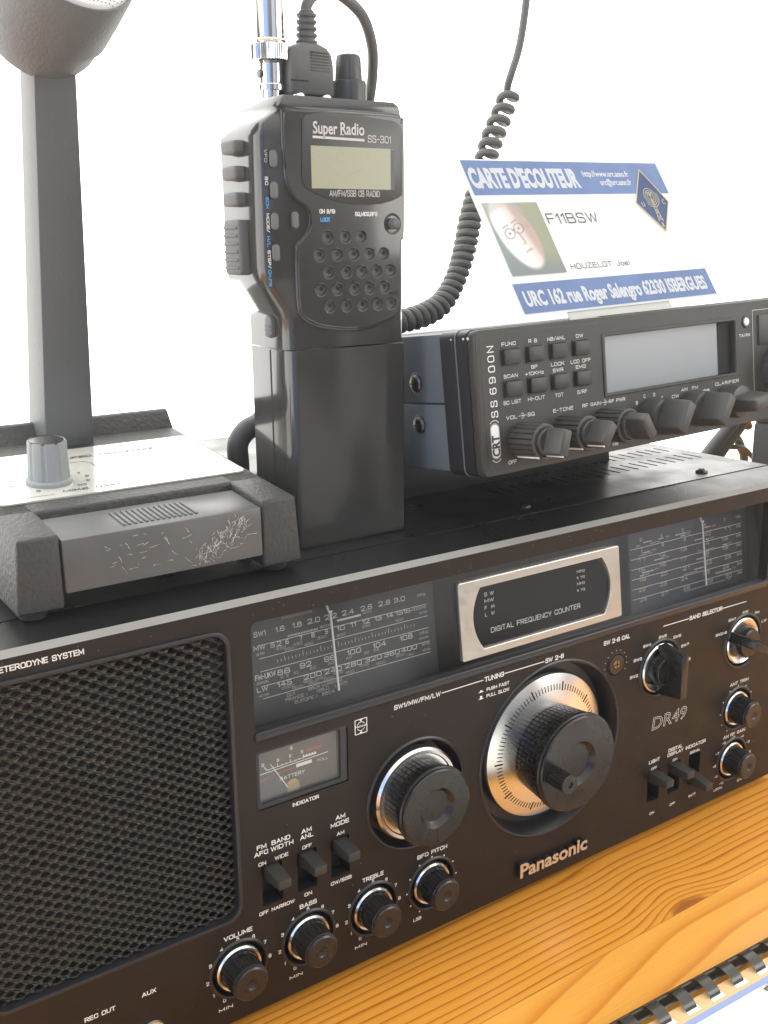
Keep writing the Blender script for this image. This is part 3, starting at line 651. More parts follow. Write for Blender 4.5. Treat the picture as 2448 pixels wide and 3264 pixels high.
for a, c_x, v in ((.0769,.0835,.0356),(.0891,.0932,.0356),(.1027,.1118,.0354),(.1072,.1111,.0342),(.1273,.1328,.0357),(.0756,.0819,.0300),(.0850,.0928,.0243),(.1185,.1256,.0298),(.1282,.1314,.0286),(.1199,.1265,.0185),(.0749,.0843,.0190),(.0732,.0767,.0176),(.1175,.1266,.0130),(.1431,.1467,.0229),(.1359,.1503,.0073)):
    b.quad(S, a, c_x, v - .0004, v + .0003, ts, DIM)
for a, c_x, v in ((.0822,.0901,.0342),(.0734,.0800,.0288),(.1086,.1208,.0117),(.1089,.1445,.0018),(.1287,.1361,.0226)): dots(a, c_x, v, .0007, DIM)
for t, u, v in (('75m',.0945,.0357),('60m',.1125,.0356),('90m',.0712,.0345),('STD',.1120,.0342),('49m',.1340,.0356),('41m',.0835,.0303),('40m',.0805,.0290),('25m',.0935,.0245),('STD',.1322,.0287),('20m',.1212,.0231),('16m',.0850,.0194),('STD',.0772,.0177),('STD',.1472,.0231),('13m',.1275,.0186),('11m',.1510,.0077),('10m',.1462,.0020)):
    b.stext(S, t, u, v - .0005, .0034, .0010, ts, DIM, .16)
b.obj('dial_scale', RX, smooth=False)
for (u, v), (u2, v2) in (((-.1240, .0400), (-.1231, .0041)), ((.1224, .0406), (.1241, .0034))):
    b = MB(); F = GF(.006)
    b.tube([F @ Vector((u2, v2, 0)), F @ Vector((u, v - .001, 0)), F @ Vector((u - .0008, v + .0010, -.0002)), F @ Vector((u - .0012, v + .004, -.0008))], .00050, WHITE, 8)
    b.raw([(u - .0012, v + .0006, .0004), (u + .0012, v + .0006, .0004), (u, v - .0012, .0004)], [(2, 1, 0)], WHITE, F)
    b.obj('dial_pointer', RX)
CN = RX
b = MB()
barrel = []
def arc(p, q, bulge, n=10):
    p = Vector(p); q = Vector(q); d = q - p; nn = Vector((d.y, -d.x)).normalized()
    return [tuple(p + d * (i / n) + nn * bulge * (1 - (2 * i / n - 1) ** 2)) for i in range(n + 1)]
barrel = arc((-.0457, .0373), (-.0457, .0074), +.0053) + arc((.0352, .0074), (.0352, .0373), .0053)
barrel = [p for p in barrel]
b.plate(G0, rrect(-.0588, .0477, .0036, .0414, .0011, 4), [barrel], -.0012, .0012, COUNTER, .0003)
cf = b.obj('frequency_counter', RX)
b = MB(); b.plate(G0, rrect(-.052, .042, .0050, .0400, .001), [], -.0012, -.0004, SMOKE)
b.plate(G0, rrect(-.055, .045, .0040, .0408, .001), [], -.0060, -.0040, SCALE)
for t, u, v, wd, cp in (('S W',-.0424,.0320,.0058,.0018),('MW',-.0425,.0288,.0058,.0018),('F  M',-.0426,.0255,.0058,.0018),('L  W',-.0427,.0222,.0058,.0018),('MHz',.0184,.0318,.0055,.0016),('k Hz',.0183,.0287,.0055,.0016),('MHz',.0181,.0255,.0055,.0016),('k Hz',.0180,.0222,.0055,.0016)):
    b.stext(G0, t, u, v, wd, cp, -.00025, PALE, .10)
b.stext(G0, 'DIGITAL FREQUENCY COUNTER', -.0397, .0136, .0592, .0025, -.00025, PALE, .10)
b.obj('display_window', cf)

# level meter
b = MB(); b.plate(FP, rrect(*MET, .0012, 3), [rrect(-.1672, -.1276, .0998, .1232, .0008, 3)], -.005, -.0006, CBDARK, .0004)
mt = b.obj('level_meter', RX)
b = MB(); M_ = off(FP, 0, 0, -.0040); b.quad(M_, -.1690, -.1240, .0975, .1245, 0, METER)
for t, u, v, wd in (('0',-.1640,.1152,.0016),('3',-.1568,.1153,.0016),('6',-.1508,.1155,.0016),('9',-.1449,.1157,.0016),('S',-.1501,.1190,.0022)): b.stext(M_, t, u, v, wd, .0015, ts, WHITE, .17, center=True)
b.stext(M_, '+10+20dB', -.1428, .1157, .0080, .0015, ts, REDP, .2); b.stext(M_, 'FULL', -.1372, .1092, .0052, .0013, ts, PALE, .15); b.stext(M_, 'EMPTY', -.1662, .1084, .0062, .0013, ts, REDP, .16)
b.stext(M_, 'BATTERY', -.1562, .1060, .0124, .0017, ts, WHITE, .14)
b.line(M_, (-.1655, .1118), (-.1318, .1125), .00035, ts, WHITE); b.line(M_, (-.1594, .1100), (-.1488, .1100), .0004, ts, REDP)
b.quad(M_, -.1480, -.1402, .1098, .1114, ts, WHITE); b.line(M_, (-.1622, .1130), (-.1440, .1134), .0003, ts, WHITE); b.quad(M_, -.1446, -.1378, .1134, .1142, ts, WHITE)
b.line(M_, (-.1634, .1148), (-.1622, .1130), .0004, ts, WHITE)
for i in range(8):
    u = -.1590 + .0021 * i; b.line(M_, (u, .1131), (u - .0001, .1146 if i % 3 == 1 else .1139), .0003, ts, WHITE)
for i in range(5): b.quad(M_, -.1443 + .0014 * i, -.1439 + .0014 * i, .1142, .1148, ts, WHITE)
b.lathe(off(M_, -.1500, .1010, .0002), [(.0040, 0), (.0032, .0008), (.0012, .0011)], BRASS, 24)
b.obj('meter_face', mt)
b = MB(); b.tube([M_ @ Vector((-.1608, .1157, .0008)), M_ @ Vector((-.1528, .1022, .0008))], .00022, WHITE, 6); b.obj('needle', mt)
b = MB(); b.plate(FP, rrect(-.1674, -.1274, .0996, .1234, .0006, 2), [], -.0022, -.0014, GLASS); b.obj('meter_glass', mt)

# dish behind a knob
def dish(b, u, v, r, depth, m=CBDARK, n=56):
    b.lathe(off(FP, u, v), [(r + .0012, .00015), (r + .0004, .0007), (r - .0003, .0004), (r - .0006, -.001), (r - .0030, -depth), (.001, -depth)], m, n, cap1=True)
def ribs(n, d): return lambda i, j: 1 - (d if i % n == 0 else 0)

def grip(b, F, prof, nrib, depth, m, gm, groove=.22, a0=0.):
    vs = []; n = 0; fr = (0, groove * .35, groove * .65, groove)
    for r, w in prof:
        for k in range(nrib):
            for q, f in enumerate(fr):
                a = a0 + 2 * math.pi * (k + f) / nrib; rr = r * (1 - (depth if q in (1, 2) else 0)); vs.append((rr * math.cos(a), rr * math.sin(a), w))
    n = nrib * 4; f1 = []; f2 = []
    for j in range(len(prof) - 1):
        for i in range(n):
            (f2 if i % 4 == 1 else f1).append((j * n + i, j * n + (i + 1) % n, (j + 1) * n + (i + 1) % n, (j + 1) * n + i))
    b.raw(vs, f1, m, F); b.raw(vs, f2, gm, F)
# big tuning knobs
def tuning(u, v, r, ringr, ring_w, capr, capw, crank, label):
    F = off(FP, u, v)
    b = MB(); dish(b, u, v, r, .010, n=72)
    t = b.obj('tuning_knob', RX, label=label)
    b = MB()
    if crank:
        b.lathe(F, [(ringr - .001, -.009), (ringr, -.0062), (ringr - .0004, -.0052), (ringr - .0022, -.0046), (capr - .0015, -.0016), (capr - .004, -.0014)], SILVER, 96, cap1=False)
        for i in range(100):
            a = R(3.6 * i + 1.2); big = i % 10 == 0; r0 = ringr - (.0060 if not big else .0070); r1 = ringr - (.0088 if not big else .0112) + (.0 if not big else .0008)
            d = Vector((math.cos(a), math.sin(a))); ra_, rb_ = ringr - (.0044 if big else .0056), ringr - (.0090 if big else .0086); zz = lambda q: -.0046 + .0030 * (ringr - .0022 - q) / (ringr - .0022 - capr + .0015) + .00012; nn_ = Vector((-d.y, d.x)) * (.0004 if big else .00021)
            b.raw([(*(d * ra_ - nn_), zz(ra_)), (*(d * ra_ + nn_), zz(ra_)), (*(d * rb_ + nn_), zz(rb_)), (*(d * rb_ - nn_), zz(rb_))], [(0, 1, 2, 3)], DEEP, F)
    else:
        b.lathe(F, [(ringr - .002, -.008), (ringr, -.003), (ringr - .0002, .0002), (ringr - .0012, .0014), (ringr - .0026, .0013), (ringr - .0032, .0006), (capr - .0012, .0008), (capr - .003, .0000)], SILVER, 72, cap1=False)
    recentre(b.obj('silver_skirt', t), (u, 0, v))
    b = MB(); n = 100 if crank else 45 * 3
    kb = capr - (.0006 if not crank else .0004)
    if crank:
        w = -.0036
        while w < capw - .0062:
            kt_ = kb - .0022 * (1 - (w + .0036) / .018); grip(b, F, [(kt_ - .0006, w), (kt_ + .0002, w + .0004), (kt_ + .0003, w + .0029), (kt_ - .0005, w + .0033)], 62, .035, BLACK, DUST, .26); w += .0033
            b.lathe(F, [(kt_ - .0008, w - .0004), (kt_ - .0008, w + .0004)], DUST, 72, cap1=False)
        b.lathe(F, [(kb - .0024, -.0055), (kb - .0024, -.0034)], BLACK, 72, cap1=False); b.lathe(F, [(kb - .0001, w), (kb + .0006, capw - .0035)], BLACK, 72, cap1=False)
    else:
        grip(b, F, [(kb - .0010, -.004), (kb - .0008, .002), (kb, capw - .0035)], 45, .03, BLACK, DUST)
    b.obj('grip', t)
    b = MB(); ir = .0115 if crank else .0095
    b.lathe(F, [(capr - .0010, capw - .0042), (capr + .0004, capw - .0036), (capr + .0004, capw - .0022), (capr - .0004, capw - .0018), (capr - .0004, capw - .0006), (capr - .0011, capw), (ir + .0004, capw), (ir, capw - .0003), (ir - .0012, capw - .0022), (ir - .0018, capw - .0026)], BLACK, 72, cap1=True)
    if not crank: b.box(off(F, 0, -ir - .0045, capw), (-.0002, -.0032, -.0003), (.0002, .003, .00012), DEEP)
    b.obj('cap', t)
    if crank:
        b = MB(); G = off(F, -.0170, -.0010, capw)
        grip(b, G, [(.0046, -.001), (.0050, .002), (.0051, .0108)], 24, .07, BLACK, DUST, .3); b.lathe(G, [(.0050, .0106), (.0052, .0110), (.0048, .0117), (.0016, .0117), (.0013, .0108)], BLACK, 40)
        b.obj('finger_crank', t)
tuning(*TL, .0233, 0, .0194, .0163, False, None)
tuning(*TU, .0396, 0, .0258, .0195, True, 'largest tuning knob with graduated silver dial and finger crank')
SKL = ['volume knob at the lower left', 'bass knob', 'treble knob', 'pitch knob under the left tuning knob', 'antenna trim knob', 'gain knob at the lower right corner']
for k, (u, v, r) in enumerate(SK):
    F = off(FP, u, v); b = MB(); dish(b, u, v, r, .009); t = b.obj('control_knob', RX, label=SKL[k])
    b = MB(); b.lathe(F, [(.0098, -.008), (.0107, -.002), (.0107, .0004), (.0101, .0012), (.0092, .0009), (.0088, -.0004)], SILVER, 56, cap1=False); recentre(b.obj('silver_ring', t), (u, 0, v))
    b = MB(); grip(b, F, [(.0090, -.002), (.0087, .004), (.0080, .0095)], 22, .05, BLACK, DUST, .2, .1 * k)
    b.lathe(F, [(.0078, .0092), (.0083, .0098), (.0083, .0110), (.0077, .0113), (.0077, .0120), (.0070, .0126), (.0026, .0126), (.0022, .0122), (.0010, .0116)], BLACK, 48); b.obj('grip', t)
# band selectors
for k, ((u, v, r), ang) in enumerate(zip(BK, (90, 156))):
    F = off(FP, u, v); b = MB(); dish(b, u, v, r, .008)
    t = b.obj('selector_knob', RX, label=('band selector with its pointer bar upright', 'band selector with its pointer bar turned to the left')[k])
    b = MB(); b.lathe(F, [(.0135, -.007), (.0143, -.0015), (.0142, .0002), (.0134, .0008), (.0092, -.0012), (.0088, -.0016)], SILVER, 64, cap1=False); recentre(b.obj('silver_skirt', t), (u, 0, v))
    b = MB(); b.lathe(F, [(.0092, -.003), (.0090, .0045), (.0086, .0058), (.0080, .0062)], BLACK, 48)
    G = F @ Matrix.Rotation(R(ang), 4, 'Z')
    b.box(G, (-.0145, -.0032, .0005), (.0145, .0032, .0172), BLACK, .0007, 2, top=(.86, .78, 0, 0)); b.obj('bar_grip', t)
# lever switches
for k, ((u, v), up) in enumerate(zip(SL, (1, 1, 1, 1, 1, -1))):
    F = off(FP, u, v); b = MB()
    b.box(F, (-.0052, -.0100, -.0110), (.0052, .0100, -.0085), DEEP)
    for q in ((-.0052, -.0049), (.0049, .0052)): b.box(F, (q[0], -.0098, -.009), (q[1], .0098, -.0004), CBDARK)
    b.box(F, (-.0052, -.0101, -.009), (.0052, -.0096, -.0004), CBDARK)
    t = b.obj('lever_switch', RX, label=('AFC and bandwidth lever', 'noise limiter lever', 'mode lever', 'light lever', 'display lever', 'indicator lever pushed down')[k])
    b = MB(); c0 = .0055 * up
    b.box(F, (-.0038, c0 - .0042, -.009), (.0038, c0 + .0042, .0122), SATIN, .0005, 2, top=(.80, .50, 0, .0008 * up if up > 0 else -.0014))
    b.obj('lever', t)
b = MB(); F = off(FP, .0445, .1112)
b.lathe(F, [(.0066, .0002), (.0062, .0006), (.0060, .0002), (.0058, -.0004), (.0056, .0006), (.0024, .0004)], BLACK, 60, fn=lambda i, j: 1 - (.03 if i % 2 == 0 and j > 2 else 0), cap1=True)
b.lathe(off(F, 0, 0, .0005), [(.0023, 0), (.0021, .0004)], BRASS, 24); b.box(off(F, 0, 0, .0008), (-.0022, -.0003, 0), (.0022, .0003, .00025), DEEP); b.box(off(F, 0, 0, .0008), (-.0003, -.0022, 0), (.0003, .0022, .00025), DEEP)
b.obj('calibration_trimmer', RX)
for x in (-.2223, -.2445):
    b = MB(); F = off(FP, x, .0128); b.lathe(F, [(.0060, .0002), (.0056, .0012), (.0040, .0014), (.0033, .0006), (.0030, -.006)], CHROME, 32, cap1=False); b.lathe(off(F, 0, 0, -.005), [(.0032, 0), (.001, .001)], DEEP, 16); b.obj('jack_socket', RX)
b = MB(); b.text(FP, 'Panasonic', -.0222, .0090, .0482, .0078, .0003, COUNTER, .03, extrude=.0026, side=CBDARK)
b.obj('name_badge', RX, smooth=False)

# ------------------------------------------------------------------ desk microphone
MX, MY, MZ = -.2552, .0131, .1995
MI = thing('desk_microphone', 'grey desk microphone with push bar and tall square post, on the big radio', 'microphone', (MX + .059, MY + .065, CT))
def mtop(y): return MZ + .0285 + .089 * (y - MY)
b = MB()
FT = FR((MX, MY, MZ + .0285), (1, 0, 0), (0, 1, .089))    # sloped top, u right, v to the back
Wd = .1185
def side_x(z): return .0022 * (1 - (MZ + .0285 - z) / .0285) if z < MZ + .0285 else .0022
def block(x0, x1, y0, y1, zb, xt0=None, xt1=None, bev=.0012, m=MIC):
    bm_ = bmesh.new(); xt0 = x0 if xt0 is None else xt0; xt1 = x1 if xt1 is None else xt1
    c8 = [(x0, y0, zb), (x1, y0, zb), (x1, y1, zb), (x0, y1, zb), (xt0, y0, mtop(MY + y0) - MZ), (xt1, y0, mtop(MY + y0) - MZ), (xt1, y1, mtop(MY + y1) - MZ), (xt0, y1, mtop(MY + y1) - MZ)]
    vs = [bm_.verts.new(p) for p in c8]
    for f in ((3, 2, 1, 0), (4, 5, 6, 7), (0, 1, 5, 4), (1, 2, 6, 5), (2, 3, 7, 6), (3, 0, 4, 7)): bm_.faces.new([vs[i] for i in f])
    bmesh.ops.bevel(bm_, geom=list(bm_.edges), offset=bev, segments=3, profile=.5, affect='EDGES'); b.bm(bm_, m, Matrix.Translation((MX, MY, MZ)))
K0, K1, KY = .0176, .1006, .0285
block(0, K0, 0, KY + .02, 0, .0022, K0, m=MIC); block(K1, Wd, 0, KY + .02, 0, K1, Wd - .0022, m=MIC)
block(0.0005, Wd - .0005, KY, .1335, 0, .0024, Wd - .0024, m=MIC)
bp = [(.1245, .0393), (.1310, .0478), (.1330, .0484), (.1356, .0478), (.1372, .0400), (.1375, 0), (.1255, 0)]
b.prism(FR((MX + .0024, MY, MZ), (0, 1, 0), (0, 0, 1)), bp, 0, Wd - .0048, MIC, .0008, vert_bev=True)
b.obj('base', MI)
for x, y in ((.008, .010), (.1105, .010), (.008, .125), (.1105, .125)):
    b = MB(); b.lathe(Matrix.Translation((MX + x, MY + y, CT)), [(.005, 0), (.0055, .002), (.005, .0045)], SATIN, 20); b.obj('rubber_foot', MI)
# push bar
b = MB()
kf = FR((MX, MY, MZ), (1, 0, 0), (0, 1, .089))
bm_ = bmesh.new(); c8 = [(K0 + .0006, -.0006, .0056), (K1 - .0006, -.0006, .0056), (K1 - .0006, KY - .002, .012), (K0 + .0006, KY - .002, .012), (K0 + .0006, -.0002, .0262), (K1 - .0006, -.0002, .0262), (K1 - .0006, KY - .0022, .0284), (K0 + .0006, KY - .0022, .0284)]
vs = [bm_.verts.new(p) for p in c8]
for f in ((3, 2, 1, 0), (4, 5, 6, 7), (0, 1, 5, 4), (1, 2, 6, 5), (2, 3, 7, 6), (3, 0, 4, 7)): bm_.faces.new([vs[i] for i in f])
bmesh.ops.bevel(bm_, geom=list(bm_.edges), offset=.0007, segments=2, profile=.5, affect='EDGES'); b.bm(bm_, KEYP, Matrix.Translation((MX, MY, MZ)))
kt = FR((MX, MY, MZ + .0262), (1, 0, 0), (0, 1, .084))
for i in range(14): b.box(kt, (.0435 + .0023 * i, .0045, -.0005), (.0447 + .0023 * i, .0205, .0006), KEYP, .0003, 2)
for i in range(190):      # scratches worn through to pale plastic
    cl = i < 150
    q = random.random()
    u = .0725 + .019 * q + random.gauss(0, .0022) if cl else random.uniform(.028, .096)
    v = .0085 + .0125 * q + random.gauss(0, .0022) if cl else random.uniform(.008, .024)
    v = min(max(v, .007), .0250); a = random.gauss(1.1, .55) if cl else random.choice((-.9, -.8, .1, .05)); L = random.uniform(.0006, .0030) if cl else random.uniform(.0010, .0045)
    p0 = Vector((u, v)); nk = 3
    for k in range(nk):
        p1 = p0 + Vector((math.cos(a), math.sin(a))) * L / nk; a += random.gauss(0, .25)
        if p1.y < .0258 and p1.x < .0985: b.line(Matrix.Translation((MX, MY - .00065, MZ)) @ FP, p0, p1, random.uniform(.00006, .0002), .0001 + i * 1e-7, PALE if random.random() < .6 else DIM)
        p0 = p1
b.obj('push_bar', MI)
# engraved plate
b = MB(); b.plate(FT, rrect(.0072, .1135, .0395, .1055, .003), [], .0001, .0008, PLATE)
pw = .00095
def ptext(t, u, v, wd, cp): b.stext(FT, t, u, v, wd, cp, pw, INK, .17, slant=.2)
ptext('MIKE', .0338, .0445, .0105, .0026); ptext('GAIN', .0475, .0445, .0100, .0026); ptext('AMPLIFIED  MICROPHONE', .040, .0895, .052, .0030)
for i, a in enumerate((240, 208, 180, 150, 120, 90, 60, 28, 2, -26, -56)):
    ptext(str(i), .0335 + .0160 * math.cos(R(a)) - .001, .0615 + .0125 * math.sin(R(a)) - .001, .0022 if i < 10 else .004, .0022)
for e in (((.0575, .0475), (.0575, .0800)), ((.0545, .0835), (.0300, .0835)), ((.0575, .0800), (.0545, .0835)), ((.0120, .0440), (.0300, .0440)), ((.0525, .0455), (.0572, .0455))): b.line(FT, *e, .0003, pw, INK)
b.ring(off(FT, .0705, .0700), .0048, .0052, pw, DIM, 32)
for t, u, v, wd in (('DESK', .064, .0595, .012), ('TYPE', .088, .0790, .018), ('MODEL', .090, .0720, .017)): b.stext(FT, t, u, v, wd, .0022, pw, DIM, .15, slant=.2)
b.obj('scale_plate', MI)
b = MB(); G = off(FT, .0330, .0605, .0008)
b.lathe(G, [(.0094, 0), (.0094, .0015), (.0089, .0021), (.0085, .0024), (.0079, .0178), (.0076, .0184)], KNOBG, 72, cap1=False, fn=lambda i, j: 1 - (.05 if (i % 8) < 2 and 2 < j else 0))
b.lathe(off(G, 0, 0, .0180), [(.0077, 0), (.0071, .0006), (.0068, .0003)], BLACK, 48)
b.obj('gain_knob', MI)
# post and head
b = MB()
def loft(b, rings, m, bev=0.):
    vs = [p for r in rings for p in r]; n = len(rings[0]); fs = []
    for j in range(len(rings) - 1):
        for i in range(n): fs.append((j * n + i, j * n + (i + 1) % n, (j + 1) * n + (i + 1) % n, (j + 1) * n + i))
    fs += [tuple(range(n))[::-1], tuple((len(rings) - 1) * n + i for i in range(n))]
    b.raw(vs, fs, m)
def sq(x0, x1, y0, y1, z, r=.0008, dz=0.): return [(p[0], p[1], z + dz * (p[1] - y0)) for p in rrect(x0, x1, y0, y1, r, 2)]
loft(b, [sq(-.2073, -.1842, .127, .153, .236), sq(-.2045, -.1871, .101, .121, .4045)], MICP)
b.obj('post', MI)
b = MB()
ax = Vector((.13, -.79, .60)).normalized(); C0 = Vector((-.1930, .0820, .4372))
ux = ax.cross(Vector((0, 0, 1))).normalized(); HF = FR(C0, ux, ax.cross(ux)); 
if (Vector(HF.col[2][:3]) - ax).length > .1: HF = FR(C0, ux, ux.cross(ax) * -1)
b.lathe(HF, [(.006, -.0500), (.0140, -.0480), (.0195, -.0435), (.0226, -.0360), (.0237, -.0275), (.0250, -.0265), (.0260, -.014), (.0266, -.0005), (.0262, .0010), (.0252, .0006)], MICS, 64, cap0=True, cap1=False)
hd = b.obj('head', MI, ang=24)
GP = [(.0253, -.0006), (.0238, .0016), (.017, .0042), (.009, .0054), (.001, .0057)]
def gz(r):
    for (r1, z1), (r0, z0) in zip(GP, GP[1:]):
        if r0 <= r <= r1: return z0 + (z1 - z0) * (r - r0) / (r1 - r0)
    return .0057
b = MB(); b.lathe(HF, GP, MESH, 56)
for i in range(-15, 16):
    for j in range(-15, 16):
        u = i * .0017 + (j % 2) * .00085; v = j * .0015; rr = math.hypot(u, v)
        if rr < .0246: b.poly(off(HF, u, v), circ(0, 0, .00034, 6), gz(rr) + .00018, INK)
b.obj('grille', hd)

# ------------------------------------------------------------------ hand-held transceiver
HH = thing('handheld_transceiver', 'dark grey hand-held radio standing upright in the middle on top of the receiver', 'handheld radio', (-.097, .057, CT))
def hsec(d, z, yf=.0391, r=0.):
    return [(-.0664, yf, z), (-.1222 + d, yf, z), (-.1233 + d, yf + .0004, z), (-.1243 + d, yf + .0014, z), (-.1250 + d, yf + .0030, z), (-.1255 + d, yf + .0055, z), (-.1258 + d, yf + .0095, z), (-.1258 + d, .060, z), (-.1252 + d, .0740, z), (-.1235 + d, .0757, z), (-.0668, .0757, z), (-.0646, .0735, z), (-.0645, yf + .0020, z)][::-1]
def shrink(sec, k, z): 
    cx = sum(p[0] for p in sec) / len(sec); cy = sum(p[1] for p in sec) / len(sec); return [(cx + (p[0] - cx) * k, cy + (p[1] - cy) * k, z) for p in sec]
b = MB()
loft(b, [shrink(hsec(0, 0, .0375), .97, CT + .0002), shrink(hsec(0, 0, .0375), .992, CT + .0009), hsec(0, CT + .0025, .0375), hsec(0, .2846, .0375)], HANDH)
b.box(IDM, (-.12595, .0545, .2000), (-.1257, .0555, .2840), DEEP)
b.obj('battery_pack', HH, ang=28)
b = MB()
loft(b, [hsec(0, .2850), hsec(0, .2975), hsec(-.0015, .3010), hsec(-.0075, .3100), hsec(-.0100, .3150), hsec(-.0107, .3200), hsec(-.0107, .3720), hsec(-.0095, .3765), hsec(-.0060, .3795), hsec(-.0022, .3815), hsec(-.0010, .3840), shrink(hsec(-.0005, 0), .985, .3863), shrink(hsec(0, 0), .93, .3880)], HANDH)
hb = b.obj('body', HH, ang=38)
# raised front pod
POD = [(-.1240,.3835),(-.1254,.3822),(-.1258,.3740),(-.1256,.3660),(-.1249,.3555),(-.1232,.3505),(-.1200,.3470),(-.1165,.3450),(-.1143,.3417),(-.1140,.3374),(-.1160,.3335),(-.1192,.3304),(-.1208,.3275),(-.1210,.3150),(-.1206,.3030),(-.1192,.2985),(-.1150,.2955),(-.1090,.2933),(-.0955,.2914),(-.0843,.2918),(-.0740,.2946),(-.0690,.2970),(-.0676,.3010),(-.0672,.3133),(-.0671,.3290),(-.0652,.3345),(-.0652,.3780),(-.0665,.3815),(-.0720,.3836)]
dr = [(-.1057,-.0969,-.0888), (-.1100,-.1011,-.0926,-.0846,-.0769), (-.1056,-.0967,-.0887,-.0807,-.0733), (-.1097,-.1013,-.0927,-.0848,-.0767), (-.1054,-.0970,-.0885,-.0805,-.0731)]
hl = [circ(u, z, .0024, 20) for r, z in zip(dr, (.3319, .3245, .3172, .3100, .3028)) for u in r]
def smooth_loop(P, n=4):
    out = []; k = len(P)
    for i in range(k):
        a, c, e, d = (Vector(P[(i + j - 1) % k]) for j in range(4))
        for q in range(n):
            t = q / n; out.append(tuple(.5 * ((2 * c) + (e - a) * t + (2 * a - 5 * c + 4 * e - d) * t * t + (3 * c - a - 3 * e + d) * t ** 3)))
    return out
FB = off(FP, 0, 0, -.0391)
b = MB(); b.prism(FB, smooth_loop(POD, 3), -.002, .0012, HANDH, .0012, 4)
POI = [(p[0] * .985 - .0014, .336 + (p[1] - .336) * .968) for p in POD]
b.plate(FB, smooth_loop(POI, 3), hl, .0008, .0022, HANDH, .0006)
F = off(FP, 0, 0, -.0385)
PL = [(-.1170,.3785),(-.1152,.3802),(-.1110,.3812),(-.1054,.3816),(-.0905,.3813),(-.0719,.3800),(-.0685,.3788),(-.0672,.3770),(-.0668,.3742),(-.0671,.3496),(-.0690,.3484),(-.0730,.3469),(-.0790,.3456),(-.0842,.3452),(-.0920,.3453),(-.0989,.3461),(-.1060,.3478),(-.1122,.3499),(-.1160,.3518),(-.1172,.3535),(-.1178,.3555)]
b.prism(F, PL, .0010, .0021, HANDM, .0003)
b.prism(F, [(p[0] * 1.0, p[1]) for p in PL], .0010, .00195, CBDARK)
for r, z in zip(dr, (.3319, .3245, .3172, .3100, .3028)):
    for u in r:
        G = off(FB, u, z, .0012)
        b.lathe(G, [(.0024, .0006), (.0021, .0001), (.0014, -.0004 + .0005), (.0012, .00008)], HANDM, 20)
        b.poly(off(G, .0005, .0004), circ(0, 0, .0010, 14), .00018, DEEP)
tw = .0023
b.text(F, 'Super', -.1121, .3733, .0118, .0047, tw, PALE, .020); b.text(F, 'Radio', -.0988, .3735, .0120, .0047, tw, PALE, .020)
for t, u0, w_ in (('S', -.1121, .0034), ('R', -.0988, .0040)): b.quad(F, u0 - .0002, u0 + w_ * .45, .3731, .3734, tw, PALE)
b.poly(F, [(-.1124, .3714), (-.0869, .3710), (-.0869, .3720), (-.1124, .3724)], tw, PALE)
b.stext(F, 'SS-301', -.0852, .3707, .0120, .0030, tw, PALE, .13); b.stext(F, 'AM/FM/SSB CB RADIO', -.1049, .3485, .0255, .0026, tw, PALE, .11)
b.stext(F, 'CH 9/19', -.1097, .3415, .0078, .0018, .00175, WHITE, .19); b.stext(F, 'SQ,MICG,RFG', -.0919, .3405, .0115, .0018, .00175, WHITE, .18); b.stext(F, 'LOCK', -.1093, .3382, .0048, .0018, .00175, BLUEP, .2)
b.text(F, 'MIC', -.0745, .3065, .0050, .0016, .0017, DEEP, 0.)
vt = [('SCN', .3480, .0045, BLUEP), ('MODE/', .3415, .0075, WHITE), ('H/L', .3325, .0042, BLUEP), ('STEP/', .3268, .0072, WHITE), ('CH.FR', .3190, .0068, BLUEP), ('SC', .3560, .0034, WHITE), ('VFO', .3665, .0050, DIM)]
for t, z, wd, m in vt: b.stext(FB, t, -.1338, z, wd, .0014, .0002, m, .18, rot=-90)
b.obj('front_cover', hb, ang=30)
b = MB(); b.quad(F, -.1134, -.0714, .3516, .3685, .00225, LCD); b.quad(F, -.0734, -.0714, .3516, .3683, .00229, RUBBER); b.obj('display', hb)
F0_ = F; F = FB
for u, z in ((-.1299, .3629), (-.1300, .3506), (-.1302, .3383), (-.1206, .3389), (-.1301, .3257)):
    b = MB(); b.prism(F, rrect(u - .0017, u + .0017, z - .0034, z + .0034, .0016), -.001, .0014, RUBBER, .0007, 3)
    b.plate(F, rrect(u - .0023, u + .0023, z - .0041, z + .0041, .0021), [rrect(u - .0018, u + .0018, z - .0035, z + .0035, .0016)], -.001, .00018, CBDARK); b.obj('rubber_button', hb)
F = F0_
b = MB(); G = off(F, -.0722, .3373, .0016); b.lathe(G, [(.0046, .00006), (.0043, .0002), (.0030, -.0001)], HANDM, 32); b.lathe(G, [(.0024, -.001), (.0024, .0026), (.0019, .0034), (.001, .0037)], RUBBER, 28); b.obj('round_button', hb)
FS = FR((-.1365, 0, 0), (0, -1, 0), (0, 0, 1))          # left flank, u towards the viewer, w to the left
for z0, z1 in ((.3655, .3710), (.3552, .3608), (.3447, .3503)):
    b = MB(); b.box(FS, (-.0645, z0, -.002), (-.0515, z1, .0046), RUBBER, .0015, 3); b.obj('side_button', hb)
b = MB(); b.box(FS, (-.0650, .3166, -.002), (-.0505, .3393, .0046), RUBBER, .0016, 3)
for i in range(6): b.box(FS, (-.0640, .3190 + .0033 * i, .004), (-.0515, .3201 + .0033 * i, .0052), RUBBER, .0004)
b.obj('talk_button', hb)
FS2 = FR((-.1258, 0, 0), (0, -1, 0), (0, 0, 1))
b = MB(); b.prism(off(FS2, 0, 0, .001), rrect(-.0560, -.0500, .2895, .2990, .0022), -.003, .0008, RUBBER, .0006)
for i in range(3): b.box(off(FS2, 0, 0, .001), (-.0555, .2905 + .0018 * i, 0), (-.0505, .2914 + .0018 * i, .0013), RUBBER, .0003)
b.obj('release_latch', hb)
